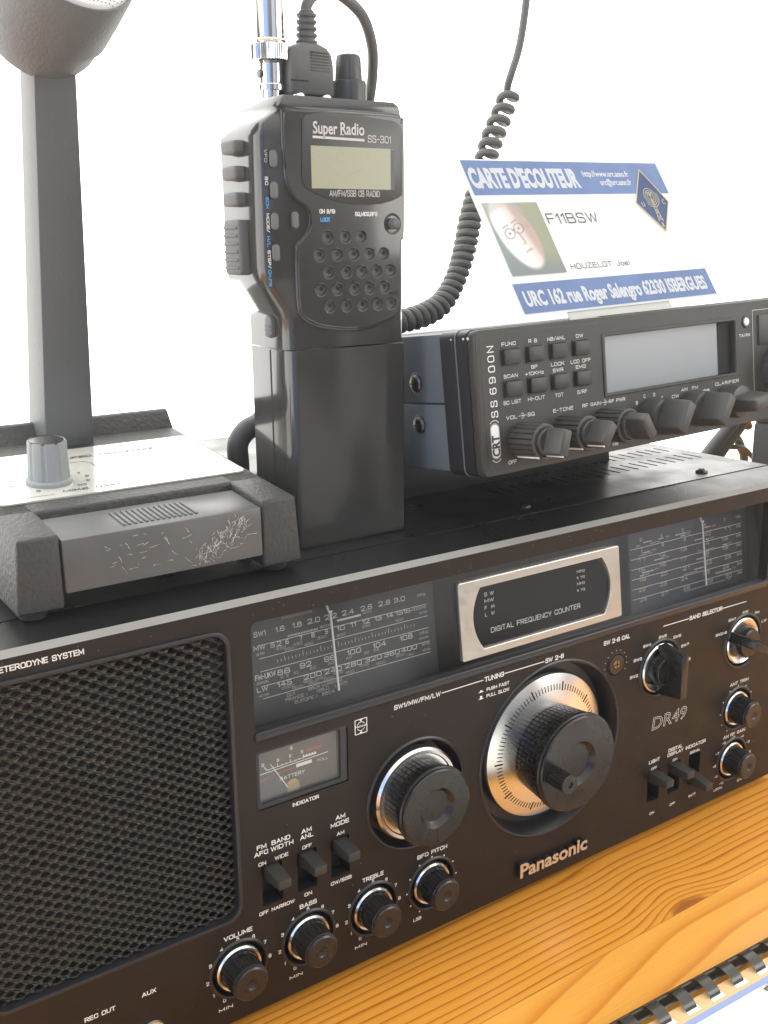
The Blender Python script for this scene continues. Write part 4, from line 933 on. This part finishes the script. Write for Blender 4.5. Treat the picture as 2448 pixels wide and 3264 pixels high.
# top controls
ZT = .3878
for x, y in ((-.0811, .057), (-.0985, .066)):
    b = MB(); G = Matrix.Translation((x, y, ZT - .001))
    b.lathe(G, [(.0077, 0), (.0078, .0095), (.0074, .0108), (.0062, .0112)], HANDM, 48, cap1=False, fn=lambda i, j: 1 - (.05 if i % 8 == 0 else 0))
    b.lathe(G, [(.0061, .0108), (.0055, .0195), (.0050, .0212), (.0040, .0218)], HANDM, 48, fn=lambda i, j: 1 - (.06 if i % 8 == 0 and j < 2 else 0)); b.obj('top_knob', HH)
AC = Matrix.Translation((-.1190, .0580, ZT - .001))
b = MB()
b.lathe(AC, [(.0046, 0), (.0046, .0045)], CHROME, 40, cap1=False); b.lathe(AC, [(.0046, .0045), (.0060, .0048), (.0060, .0068), (.0053, .0072), (.0053, .0150), (.0060, .0158), (.0062, .0160)], CHROME, 48, cap1=True)
b.lathe(AC, [(.0066, .0162), (.0079, .0164)] + [(.0079, .0225)] + [(.0068, .0232)], CHROME, 96, cap0=True, fn=lambda i, j: 1 - (.035 if i % 2 == 0 and 0 < j < 3 else 0))
b.lathe(AC, [(.0066, .0232), (.0070, .0240), (.0063, .0246), (.0063, .060)], CHROME, 48)
b.lathe(AC, [(.0070, .0405), (.0072, .046)], BLACK, 48)
b.lathe(AC @ FR((-.0052, -.0006, .011), (0, -1, 0), (0, 0, 1)), [(.0018, 0), (.0016, .0009), (.0006, .0009)], STEEL, 20)
b.obj('antenna_connector', HH)
b = MB(); b.prism(FR((-.0645, 0, 0), (0, 1, 0), (0, 0, 1)), [(.068, .3280), (.079, .3300), (.0795, .3440), (.068, .3475)], 0, .0030, HANDM, .0008, vert_bev=True)
b.obj('side_jack_cover', HH)

# speaker-microphone cord: plug, straight lead, coil, straight lead going up out of the picture
CD = thing('coiled_microphone_cord', 'dark grey coiled cord plugged into the top of the hand-held radio and rising behind it', 'cord', (-.1035, .055, .3895))
b = MB(); G = Matrix.Translation((-.1036, .0550, .3895))
secs = []
for z, wx, wy in ((.0005, .0108, .0062), (.0012, .0112, .0066), (.0128, .0110, .0066), (.0165, .0104, .0064), (.0192, .0085, .0058), (.0207, .0052, .0046), (.0212, .0040, .0040)):
    secs.append([(-.1036 + p[0], .0550 + p[1], .3895 + z) for p in rrect(-wx, wx, -wy, wy, min(wx, wy) * .55, 4)])
loft(b, secs, CORD)
for i in range(7): b.box(IDM, (-.1052, .0480, .3993 + .0012 * i), (-.0958, .0486, .3999 + .0012 * i), CORD, .0002)
b.box(IDM, (-.1150, .0481, .3948), (-.1065, .0486, .3953), DEEP)
for x in (-.110, -.097): b.lathe(Matrix.Translation((x, .0515, .3872)), [(.0032, 0), (.0034, .002), (.0028, .0034)], CHROME, 24)
b.obj('plug', CD, ang=40)
b = MB(); pr = []
for i in range(5): z = .0210 + .0026 * i; pr += [(.0042 - .0001 * i, z), (.0046 - .0001 * i, z + .0006), (.0046 - .0001 * i, z + .0013), (.0036 - .0001 * i, z + .0016), (.0036 - .0001 * i, z + .0024)]
b.lathe(Matrix.Translation((-.1036, .0550, .3895)) @ Matrix.Rotation(R(1.5), 4, 'Y'), pr + [(.0024, .0345)], CORD, 28); b.obj('strain_relief', CD)
b = MB()
lead = spline([(-.1033, .055, .4225), (-.1022, .055, .4262), (-.0985, .0555, .4300), (-.090, .0565, .4328), (-.0810, .0575, .4305), (-.0718, .059, .4248), (-.0655, .062, .4155), (-.0622, .066, .4060), (-.0612, .071, .3920), (-.0625, .080, .3700), (-.0680, .088, .3350), (-.0720, .094, .3050), (-.0640, .099, .2905)], 8)
b.tube(lead, .0024, CORD, 12); b.obj('straight_lead', CD)
coil_c = spline([(-.0600, .099, .2880), (-.0400, .1000, .2870), (-.0198, .1000, .2890), (-.0065, .1010, .2915), (.0055, .1020, .2970), (.0160, .1040, .3090), (.0235, .1060, .3240), (.0295, .1080, .3420), (.0385, .1110, .3620), (.0470, .1130, .3810), (.0560, .1150, .3960), (.0640, .1170, .4090)], 40)
Ls = [0.]
for a, c_x in zip(coil_c, coil_c[1:]): Ls.append(Ls[-1] + (c_x - a).length)
def at(sv):
    for i in range(len(Ls) - 1):
        if Ls[i + 1] >= sv: t = (sv - Ls[i]) / (Ls[i + 1] - Ls[i]); return coil_c[i].lerp(coil_c[i + 1], t), (coil_c[i + 1] - coil_c[i]).normalized()
    return coil_c[-1], (coil_c[-1] - coil_c[-2]).normalized()
cp = []; ph = 0.; sv = 0.; tot = Ls[-1]
while sv < tot:
    p, d = at(sv); f = sv / tot
    pitch = .0047 + .0003 * math.sin(9 * f) + .0034 * max(0, (f - .62) / .38) ** 1.1
    u_ = d.cross(Vector((0, 1, .15))).normalized(); w_ = d.cross(u_)
    r_ = .0044 + .00025 * math.sin(23 * f + 1)
    cp.append(p + (u_ * math.cos(ph) + w_ * math.sin(ph)) * r_)
    ph += 2 * math.pi / 22; sv += pitch / 22
b = MB(); b.tube(cp, .0022, CORD, 9)
b.obj('coil', CD)
b = MB(); e = cp[-1]
b.tube(spline([cp[-1], e + Vector((-.0030, -.002, .004)), (.0625, .1150, .4180), (.0665, .1140, .4300), (.0690, .1130, .4450), (.0705, .1120, .4650), (.0720, .1120, .5000)], 8), .0021, CORD, 12); b.obj('rising_lead', CD)

# ------------------------------------------------------------------ CB transceiver on its tilted stand
CM = Matrix.Translation((-.0517, -.0047, .2266)) @ Matrix.Rotation(.0164, 4, 'Z') @ Matrix.Rotation(-.1081, 4, 'X') @ Matrix.Rotation(-.0236, 4, 'Y') @ Matrix.Scale(.95, 4)
CB = thing('mobile_transceiver', 'dark grey mobile radio with blank display, tilted up under the white card', 'radio', mtx=CM)
CW, CH = .2500, .0690
def cob(name, par=CB, **k): return b.obj(name, par, world=False, **k)
b = MB()
b.plate(FP, rrect(0, CW, 0, CH, .0035), [rrect(.0848, .1900, .0294, .0594, .0008, 2)], -.006, 0, CBFACE, .0006)
b.prism(FP, rrect(-.0004, CW + .0004, -.0004, CH + .0004, .0042), -.0135, -.0058, CBDARK)
b.plate(FP, rrect(-.0007, CW + .0007, -.0007, CH + .0007, .0044), [rrect(.003, CW - .003, .003, CH - .003, .002)], -.0142, -.0134, CBSIDE)
b.prism(FP, rrect(-.0004, CW + .0004, -.0004, CH + .0004, .0042), -.0256, -.0141, CBDARK)
b.plate(FP, rrect(.0026, CW - .0026, .0026, CH - .0026, .002), [rrect(.0030, CW - .0030, .0030, CH - .0030, .0018)], -.001, .00010, CBDARK)
cw_ = .00018
def ct(items, m=WHITE, bold=.012):
    for t, u, v, wd, cp_ in items: b.stext(FP, t, u, v, wd, cp_, cw_, m, .15)
ct([('FUNC',.0160,.0603,.0090,.0018),('R B',.0332,.0604,.0055,.0018),('NB/ANL',.0455,.0602,.0120,.0018),('DW',.0650,.0601,.0050,.0018),('SCAN',.0160,.0452,.0088,.0018),('BP',.0339,.0480,.0040,.0018),('+10KHz',.0297,.0450,.0122,.0018),('LOCK',.0470,.0478,.0090,.0018),('SWR',.0479,.0448,.0072,.0018),('LCD OFF',.0604,.0477,.0140,.0018),('EMG',.0637,.0449,.0070,.0018),('SC LIST',.0147,.0328,.0112,.0018),('HI-CUT',.0304,.0328,.0112,.0018),('TOT',.0484,.0326,.0057,.0018),('S/RF',.0637,.0324,.0070,.0018),('VOL',.0157,.0256,.0070,.0018),('SQ',.0295,.0256,.0047,.0018),('E-TONE',.0465,.0252,.0138,.0018),('RF GAIN',.0668,.0252,.0130,.0018),('RF PWR',.0859,.0251,.0122,.0018),('OFF',.0153,.0043,.0053,.0018),('B',.1061,.0219,.0019,.0018),('C',.1122,.0247,.0020,.0018),('D',.1198,.0247,.0021,.0018),('E',.1261,.0221,.0018,.0018),('CW',.1346,.0218,.0057,.0018),('AM',.1424,.0246,.0052,.0018),('FM',.1514,.0246,.0049,.0018),('USB',.1586,.0218,.0075,.0018),('CLARIFIER',.1713,.0244,.0210,.0018),('NB',.0872,.0028,.0040,.0016),('TX/RX',.1936,.0493,.0102,.0017)])
for u0, u1, v in ((.0234, .0290, .0265), (.0802, .0858, .0260)):
    b.line(FP, (u0, v), (u0 + .0022, v), .0003, cw_, PALE); b.line(FP, (u0 + .0033, v), (u1, v), .0003, cw_, PALE); b.ring(off(FP, u0 + .0026, v), .0011, .0014, cw_, PALE, 20, -120, 120); b.poly(off(FP, u0 + .0028, v), circ(0, 0, .0005, 10), cw_, PALE)
# vertical model lettering and the capsule emblem, read from the bottom up
for t, v, h in (('S', .0296, .0030), ('S', .0345, .0030), ('6', .0405, .0040), ('9', .0456, .0040), ('0', .0508, .0040), ('0', .0555, .0040), ('N', .0600, .0030)):
    b.stext(FP, t, .0090 + .0019, v - .0019, .0038, .0042, cw_, WHITE, .13, rot=90)
b.poly(FP, rrect(.0058, .0105, .0085, .0245, .0023, 8), cw_, WHITE)
b.plate(FP, rrect(.0054, .0109, .0080, .0250, .0027, 8), [rrect(.0056, .0107, .0082, .0248, .0025, 8)], .0001, .00022, PALE)
for v, s_ in ((.0262, 1), (.0068, -1)): b.ring(off(FP, .00815, v - .0030 * s_), .0030, .0034, cw_, PALE, 14, 35 if s_ > 0 else 215, 145 if s_ > 0 else 325)
b.text(FP, 'CRT', .0104, .0092, .0102, .0044, cw_ + .0001, INK, .04, rot=90)
for e in (((.2063, .0161), (.2063, .0636)), ((.2063, .0636), (.2460, .0636)), ((.2460, .0636), (.2460, .0161))): b.line(FP, *e, .0003, cw_, PALE)
for u0, w0, sc in ((-.0008, -.0035, 1.), (.0000, -.0052, 1.3), (-.0008, -.0068, .8), (-.0008, -.0160, .6)):
    Q = FR((u0 - .0002 if u0 < 0 else .004, -w0, CH - .0035 if u0 < 0 else CH + .0007), (0, -1, 0), (0, 0, 1) if u0 < 0 else (1, 0, 0))
    b.poly(Q, [(sc * .0010 * math.cos(a * .9) * (1 + .3 * math.sin(3 * a)), sc * .0008 * math.sin(a * .9)) for a in range(7)], .0001, PALE)
fa = cob('faceplate', ang=28)
b = MB(); b.box(FP, (.0846, .0292, -.0060), (.1902, .0596, -.0030), CBLCD); b.box(FP, (.1782, .0294, -.0031), (.1900, .0594, -.0028), DEEP)
b.plate(FP, rrect(.0828, .1912, .0284, .0608, .0010, 2), [rrect(.0850, .1898, .0300, .0590, .0006, 2)], -.0032, .0006, CBFACE, .0005); cob('display', fa)
for v in (.0551, .0401):
    for u in (.0212, .0367, .0522, .0678):
        b = MB(); b.plate(FP, rrect(u - .0058, u + .0058, v - .0044, v + .0044, .0006, 2), [rrect(u - .0051, u + .0051, v - .0037, v + .0037, .0004, 2)], -.001, .00045, CBDARK, .0002)
        b.box(FP, (u - .0049, v - .0035, -.001), (u + .0049, v + .0035, .0021), CBFACE, .0004, 2); cob('push_button', fa)
b = MB(); b.lathe(off(FP, .2001, .0577), [(.0036, .0001), (.0034, .0007), (.0026, .0008), (.0024, .0003)], CBDARK, 28, cap1=False); b.lathe(off(FP, .2001, .0577), [(.0025, .0002), (.0022, .0009), (.0012, .0012)], LED, 24); cob('indicator_lamp', fa)
b = MB(); b.box(FP, (.2110, .0434, -.001), (.2380, .0606, .0012), CBFACE, .0005); cob('push_button', fa)
b = MB(); b.lathe(off(FP, .2318, .0270), [(.0172, 0), (.0170, .009), (.0160, .0185), (.0150, .0200)], CBKNOB, 72, fn=lambda i, j: 1 - (.03 if i % 4 == 0 else 0)); cob('channel_knob', fa)
KV = .0146
for k, (u, ang) in enumerate(((.0250, 70), (.0540, 52), (.0823, -62))):
    F = off(FP, u, KV); b = MB()
    grip(b, F, [(.0089, 0), (.0086, .0160)], 20, .07, CBKNOB, DEEP, .3); b.lathe(F, [(.0084, .0158), (.0086, .0163), (.0080, .0171), (.0071, .0171), (.0068, .0160)], CBKNOB, 56, cap1=False)
    if k < 2:
        a = R(233); b.box(F @ Matrix.Rotation(a, 4, 'Z'), (.0084, -.0005, .002), (.0090, .0005, .0166), WHITE)
    kb_ = cob('control_knob', fa, label=('volume knob with white index line', 'tone knob with white index lines', 'gain knob without index line')[k])
    b = MB(); b.lathe(F, [(.0068, .012), (.0066, .0185), (.0062, .0190)], CBKNOB, 40)
    G = F @ Matrix.Rotation(R(ang), 4, 'Z'); b.box(G, (-.0066, -.0034, .0150), (.0066, .0034, .0300), CBKNOB, .0012, 3, top=(.95, .85, 0, 0))
    if k < 2: b.box(G, (-.0068, -.0004, .0190), (-.0063, .0004, .0296), WHITE)
    b.obj('bar_grip', kb_, world=False)
for k, (u, ang) in enumerate(((.1170, 58), (.1495, 56), (.1818, 8))):
    F = off(FP, u, KV); b = MB(); b.lathe(F, [(.0094, 0), (.0092, .0085), (.0088, .0100), (.0075, .0104)], CBKNOB, 56)
    kb_ = cob('selector_knob', fa)
    b = MB(); G = F @ Matrix.Rotation(R(ang), 4, 'Z'); b.box(G, (-.0092, -.0046, .004), (.0092, .0046, .0252), CBKNOB, .0013, 3, top=(.92, .72, 0, 0)); b.obj('bar_grip', kb_, world=False)
BD = .1960
b = MB(); b.box(FP, (.0012, .0012, -.0256 - BD), (CW - .0012, .0344, -.0250), CBSIDE, .0012); b.box(FP, (.0012, .0348, -.0256 - BD), (CW - .0012, CH - .0006, -.0250), CBSIDE, .0012)
b.box(FP, (.0018, .030, -.0250 - BD), (CW - .0018, .040, -.0255), DEEP); bo = cob('case')
SF = FR((.0012, 0, 0), (0, -1, 0), (0, 0, 1))
for yy, v in ((.0489, .0447), (.0489, .0237), (.2060, .0447), (.2060, .0237)):
    b = MB(); G = off(SF, -yy, v); b.lathe(G, [(.0058, .00005), (.0052, .0002), (.0045, .0001)], CBSIDE, 32); b.lathe(G, [(.0044, .0001), (.0044, .0009), (.0036, .0019), (.0018, .0024)], STEEL, 28)
    b.box(off(G, 0, 0, .0020), (-.0022, -.0004, 0), (.0022, .0004, .00055), DEEP); b.box(off(G, 0, 0, .0020), (-.0004, -.0022, 0), (.0004, .0022, .00055), DEEP); b.obj('screw', bo, world=False)
b = MB(); b.box(off(FP, 0, 0, -.105), (.004, -.0300, -.004), (.196, .0016, 0), CBDARK, .0006); b.box(off(FP, 0, 0, -.105), (.010, -.0022, -.06), (.190, .0008, 0), CBDARK, .0004); b.obj('stand_light_block', CB, world=False)  # plate under the case, added to block backlight from the cover below
for u in (.045, CW - .045):
    b = MB(); b.lathe(FR((u, .190, .0018), (1, 0, 0), (0, -1, 0)), [(.006, 0), (.0055, .0085)], SATIN, 20); b.obj('rubber_foot', CB, world=False)

# ------------------------------------------------------------------ listener card leaning back on the mobile radio
KM = Matrix.Translation((-.0187, .0078, .2968)) @ Matrix.Rotation(.0772, 4, 'Z') @ Matrix.Rotation(-.0227, 4, 'Y') @ Matrix.Rotation(-.5608, 4, 'X') @ Matrix.Scale(.95, 4)
KD = thing('listener_card', 'white identity card with blue bands and portrait, leaning on the mobile radio', 'card', mtx=KM)
b = MB(); cwd = .1555
def bow(u): return .0016 * (1 - (2 * u / cwd - 1) ** 2)
nseg = 16
vs = []; fs = []
for i in range(nseg + 1):
    u = -.002 + (cwd + .004) * i / nseg
    for w_ in (0, -.0005): vs += [(u, -.0012, w_), (u, .0872, w_)]
for i in range(nseg):
    a = 4 * i; fs += [(a, a + 4, a + 5, a + 1), (a + 2, a + 3, a + 7, a + 6), (a + 1, a + 5, a + 7, a + 3), (a, a + 2, a + 6, a + 4)]
fs += [(0, 1, 3, 2), (4 * nseg, 4 * nseg + 2, 4 * nseg + 3, 4 * nseg + 1)]
b.raw(vs, fs, CARD, FP)
k1, k2, k3 = .00015, .0003, .00045
b.quad(FP, 0, cwd, .0662, .0864, k1, CBLUE); b.quad(FP, -.0004, .1565, 0, .0164, k1, CBLUE)
def cx(t, u, v, wd, cp_, m, bold=.0, w=k2, sl=0.): b.text(FP, t, u, v, wd, cp_, w, m, bold, slant=sl)
cx("CARTE D'ECOUTEUR", .0012, .0708, .0805, .0106, CARD, .055); cx('http://www.urc.asso.fr', .0868, .0772, .0390, .0036, CARD, .03); cx('urc@urc.asso.fr', .0985, .0718, .0268, .0036, CARD, .03)
b.stext(FP, 'F11BSW', .0437, .0487, .0395, .0062, k2, INK, .11); b.stext(FP, 'HOUZELOT Joel', .0458, .0220, .0470, .0032, k2, INK, .12)
cx('URC 162 rue Roger Salengro 62330 ISBERGUES', .0034, .0040, .1475, .0078, CARD, .045)
# club emblem
dm = [(.1372, .0818), (.1510, .0606), (.1364, .0412), (.1212, .0602)]
b.poly(FP, dm, k2, NAVY)
for i in range(4): b.line(FP, dm[i], dm[(i + 1) % 4], .0009, k3, GOLD)
for r_ in (.0028, .0042, .0056, .0070):
    b.ring(off(FP, .1364, .0640), r_ - .00045, r_, k3, GOLD, 28, 0 if r_ < .006 else -140, 360 if r_ < .006 else 20)
for e in (((.1364, .0640), (.1345, .0478)), ((.1364, .0640), (.1384, .0478)), ((.1350, .0520), (.1384, .0478)), ((.1379, .0520), (.1345, .0478)), ((.1354, .0560), (.1379, .0520)), ((.1375, .0560), (.1350, .0520)), ((.1364, .0640), (.1340, .0672)), ((.1364, .0640), (.1388, .0672)), ((.1364, .0640), (.1364, .0672))): b.line(FP, *e, .00055, k3, GOLD)
for t, u, v in (('U', .1258, .0576), ('C', .1448, .0590), ('R', .1354, .0440)): cx(t, u, v, .0026, .0030, GOLD, .02, k3)
b.obj('card_sheet', KD, world=False, smooth=False)
def ss(x, a, c): t = min(1, max(0, (x - a) / (c - a))); return t * t * (3 - 2 * t)
def mixc(a, c, t): return tuple(p + (q - p) * t for p, q in zip(a, c))
def portrait(u, v):
    x = (u - .0021) / .0392; y = (v - .0205) / .0412           # 0..1 across and up the little print
    c = mixc((.36, .40, .38), (.42, .43, .31), ss(x + .3 * y, .35, .9))
    c = mixc(c, (.30, .33, .33), ss(.30 - y, -.05, .25) * .8)    # collar
    fx, fy = x - .42, y - .56
    q = (fx * .94 + fy * .34, fy * .94 - fx * .34)               # head leans
    q = (q[0] + .02, q[1])
    d = (q[0] / .34) ** 2 + (q[1] / (.50 if q[1] < 0 else .56)) ** 2
    hair = ss(1.55 - d, 0, .35) * ss(q[1], .10, .30)
    c = mixc(c, (.50, .48, .44), hair)
    skin = mixc((.93, .91, .89), (.56, .40, .33), ss(q[0], .03, .21) * .85)
    skin = mixc(skin, (.86, .66, .58), ss(q[0], -.04, .06) * ss(.14 - q[0], 0, .1) * .5)
    c = mixc(c, skin, ss(1.0 - d, -.10, .22) * (1 - ss(q[1], .33, .45) * .55))
    for ex in (-.115, .085):
        e = math.hypot((q[0] - ex) / 1.25, (q[1] - .06) * 1.15)
        c = mixc(c, (.20, .17, .16), ss(.030 - e, 0, .02) * .8)
        c = mixc(c, (.28, .25, .24), ss(.014 - abs(e - .075), 0, .010) * .75)
        c = mixc(c, (.34, .29, .26), ss(.018 - abs(q[1] - .165 + .5 * (q[0] - ex) ** 2), 0, .014) * ss(.09 - abs(q[0] - ex), 0, .04) * .7)
    c = mixc(c, (.30, .27, .26), ss(.012 - abs(q[1] - .075), 0, .008) * ss(.045 - abs(q[0] + .015), 0, .01) * .8)
    c = mixc(c, (.48, .33, .28), ss(.030 - abs(q[0] - .030 - .10 * (.02 - q[1])), 0, .025) * ss(.11 - abs(q[1] + .045), 0, .05) * .7)
    c = mixc(c, (.45, .30, .27), ss(.06 - math.hypot(q[0] - .01, (q[1] + .135) * 2.2), 0, .05) * .5)
    c = mixc(c, (.46, .22, .22), ss(.018 - abs(q[1] + .235 + .8 * (q[0] - .01) ** 2), 0, .014) * ss(.095 - abs(q[0] - .01), 0, .04) * .75)
    c = mixc(c, (.42, .34, .31), ss(.05 - math.hypot(q[0] - .26, q[1] - .03) * .9, 0, .05) * .5)
    return c
n_ = 72; me = bpy.data.meshes.new('portrait_print'); vs = []; fs = []; cs = []
for j in range(n_ + 1):
    for i in range(n_ + 1):
        u = .0021 + .0392 * i / n_; v = .0205 + .0412 * j / n_; vs.append(tuple(FP @ Vector((u, v, k2)))); cs += [*portrait(u, v), 1.]
for j in range(n_):
    for i in range(n_): fs.append((j * (n_ + 1) + i, j * (n_ + 1) + i + 1, (j + 1) * (n_ + 1) + i + 1, (j + 1) * (n_ + 1) + i))
me.from_pydata(vs, [], fs); ca = me.color_attributes.new('print', 'FLOAT_COLOR', 'POINT'); ca.data.foreach_set('color', cs)
PPM = mat("printed_portrait", (.5, .5, .5), .5); at_ = PPM.node_tree.nodes.new('ShaderNodeAttribute'); at_.attribute_name = 'print'
PPM.node_tree.links.new(at_.outputs['Color'], PPM.node_tree.nodes['Principled BSDF'].inputs['Base Color']); translucent(PPM, .4)
me.materials.append(PPM); po = bpy.data.objects.new('portrait_print', me); COL.objects.link(po); po.parent = KD
b = MB(); b.box(FP, (.030, -.0065, -.0012), (.113, .0020, -.0007), TAPE); b.obj('sticky_tape', KD, world=False)

# ------------------------------------------------------------------ things behind
PS = thing('power_supply', 'grey metal equipment case standing behind the right end of the receiver', 'power supply', (.34, .10, TZ))
PF = FR((.2835, .10, 0), (.53, -.85, 0), (0, 0, 1))
b = MB(); b.box(PF, (0, TZ, -.15), (.12, .2010, 0), BOXG, .0015); b.box(PF, (0, .2016, -.15), (.12, .2185, 0), BOXG, .0015); b.box(PF, (.002, .19, -.148), (.118, .21, -.002), DEEP); b.obj('case', PS)
b = MB(); b.lathe(off(PF, .0100, .2100, 0), [(.0046, 0), (.0042, .0012), (.0022, .0018)], STEEL, 24); b.obj('screw', PS)
def cable(name, pts, r, m, lab, cat='cable', grp='cables hanging behind the receiver'):
    b = MB(); b.tube(spline(pts, 8), r, m, 12); o = b.obj(name); o['label'] = lab; o['category'] = cat
    if grp: o['group'] = grp
cable('power_cable', [(.398, .190, .200), (.392, .200, .1755), (.3717, .205, .1531), (.340, .215, .110), (.31, .23, .03), (.31, .25, TZ + .006)], .0058, CABLE, 'dark thick cable leaving downwards under the mobile radio, left of the pair')
cable('antenna_cable', [(.409, .190, .195), (.3990, .200, .1700), (.3828, .205, .1490), (.352, .215, .100), (.328, .235, .02), (.330, .26, TZ + .006)], .0056, CORD, 'paler thick cable running beside the dark one under the mobile radio')
cable('thin_cable', [(.385, .21, .1535), (.398, .2, .1540), (.4115, .2, .1505), (.425, .2, .140)], .0022, CABLE, 'thin cable curving across to the grey equipment case')
cable('crossing_cable', [(.395, .21, .175), (.401, .205, .1646), (.412, .205, .152), (.425, .21, .130), (.43, .22, .05), (.43, .24, TZ + .006)], .0038, CORD, 'slimmer cable slanting the other way beside the grey equipment case')
b = MB(); b.lathe(FR((.4075, .197, .1740), (.8, 0, .6), (0, 1, 0)), [(.002, -.006), (.0036, -.0045), (.0036, .0045), (.002, .006)], ORANGE, 20, cap0=True)
o = b.obj('orange_connector'); o['label'] = 'small brownish orange connector hanging under the mobile radio'; o['category'] = 'connector'
cable('looped_cable', [(-.090, .130, .2405), (-.1000, .122, .2385), (-.1075, .120, .2360), (-.1125, .119, .2300), (-.1125, .119, .2200), (-.1115, .121, .2080), (-.100, .135, .2025), (-.08, .150, .2025)], .0056, CABLE, 'thick black cable bent in an arch behind the hand-held radio', 'cable', None)
b = MB(); b.lathe(FR((-.1195, .135, .2130), (1, 0, 0), (0, 0, 1)), [(.0050, -.020), (.0085, -.016), (.0095, 0), (.0085, .006), (.005, .008)], CABLE, 32, cap0=True)
b.lathe(FR((-.1195, .135, .2130), (1, 0, 0), (0, 0, 1)), [(.0102, -.014), (.0102, -.006)], CABLE, 32, cap0=True)
o = b.obj('cable_plug'); o['label'] = 'rounded black plug lying behind the microphone base'; o['category'] = 'plug'

# ------------------------------------------------------------------ comb-bound booklet on the table
BK_ = thing('bound_booklet', 'comb bound booklet with cream and blue cover lying at the front edge of the table', 'booklet', (0, -.20, TZ))
NF = FR((0, -.1012, TZ), (1, -.036, 0), (.036, 1, 0))
PITCH = .0156
b = MB(); b.box(NF, (-.24, -.30, .0005), (.20, -.0045, .0060), PAGEW, .0003)
b.quad(NF, -.24, .20, -.0128, -.0046, .0062, PAGEO); b.quad(NF, -.24, .20, -.0158, -.0128, .00625, PAGEB)
b.obj('cover', BK_)
b = MB(); b.poly(NF, [(-.06, -.30), (.20, -.30), (.20, -.0172), (.06, -.0168), (-.03, -.0190), (-.06, -.022)], .0068, PAGEC)
b.poly(NF, [(.012, -.0275), (.06, -.0178), (.20, -.0178), (.20, -.30), (-.02, -.30)], .0070, PAGEW)
for i in range(10): b.line(NF, (.028 + .003 * i, -.024 + .001 * i), (.0285 + .003 * i + random.uniform(0, .002), -.0262 + .001 * i), .0006, .0072, DIM)
b.text(NF, 'PHI', .0215, -.0205, .0065, .0022, .0072, INK, .02, rot=20)
b.obj('loose_sheet', BK_)
b = MB(); pts = []
for i in range(15):
    a = R(-60 + 200 * i / 14); pts.append((.0052 * math.cos(a) - .0005, .0050 + .0050 * math.sin(a)))
spn = [(v, w_) for v, w_ in pts]
G = FR(NF @ Vector((-.24, 0, 0)), (NF @ Vector((0, 1, 0)) - NF @ Vector((0, 0, 0))), (0, 0, 1))
prof2 = [(p[0], p[1]) for p in spn if True]
def strip(u0, u1, prof_, m, th=.0005):
    vs = []; fs = []; n = len(prof_)
    for u in (u0, u1):
        for v, w_ in prof_: vs.append((u, v, w_))
    for k in range(n - 1): fs.append((k, n + k, n + k + 1, k + 1))
    b.raw(vs, fs, m, NF)
strip(-.24, .20, [(.0026 * math.cos(R(a)) + .0018, .0044 + .0044 * math.sin(R(a))) for a in range(-70, 111, 15)], COMB)
x = -.0317 - 12 * PITCH
n_t = 0
while x < .20:
    pf = [(.0040 * math.cos(R(a)) - .0010 if a <= 90 else .0082 * math.cos(R(a)) - .0010, .0062 + .0042 * math.sin(R(a))) for a in range(40, 191, 10)]
    strip(x - .0034, x + .0034, pf, COMB)
    b.quad(NF, x - .0034, x + .0048, -.0112, -.0080, .0064, PAGEW)
    x += PITCH
b.obj('comb_binding', BK_, ang=60)

# ------------------------------------------------------------------ thin scattering volume added to imitate the milky veil of lens glare
m = bpy.data.materials.new("glare_veil"); m.use_nodes = True; nt = m.node_tree; nt.nodes.clear()
o_ = nt.nodes.new('ShaderNodeOutputMaterial'); pv = nt.nodes.new('ShaderNodeVolumePrincipled')
pv.inputs['Color'].default_value = (1, .99, .96, 1); pv.inputs['Density'].default_value = .035; pv.inputs['Anisotropy'].default_value = .72
nt.links.new(pv.outputs[0], o_.inputs['Volume'])
b = MB(); b.box(IDM, (-1.6, -1.2, -1.04), (1.8, 1.2, 1.1), m); hz = b.obj('glare_volume', smooth=False); hz['kind'] = 'stuff'; hz['label'] = 'thin scattering volume added around the radios to imitate lens glare'
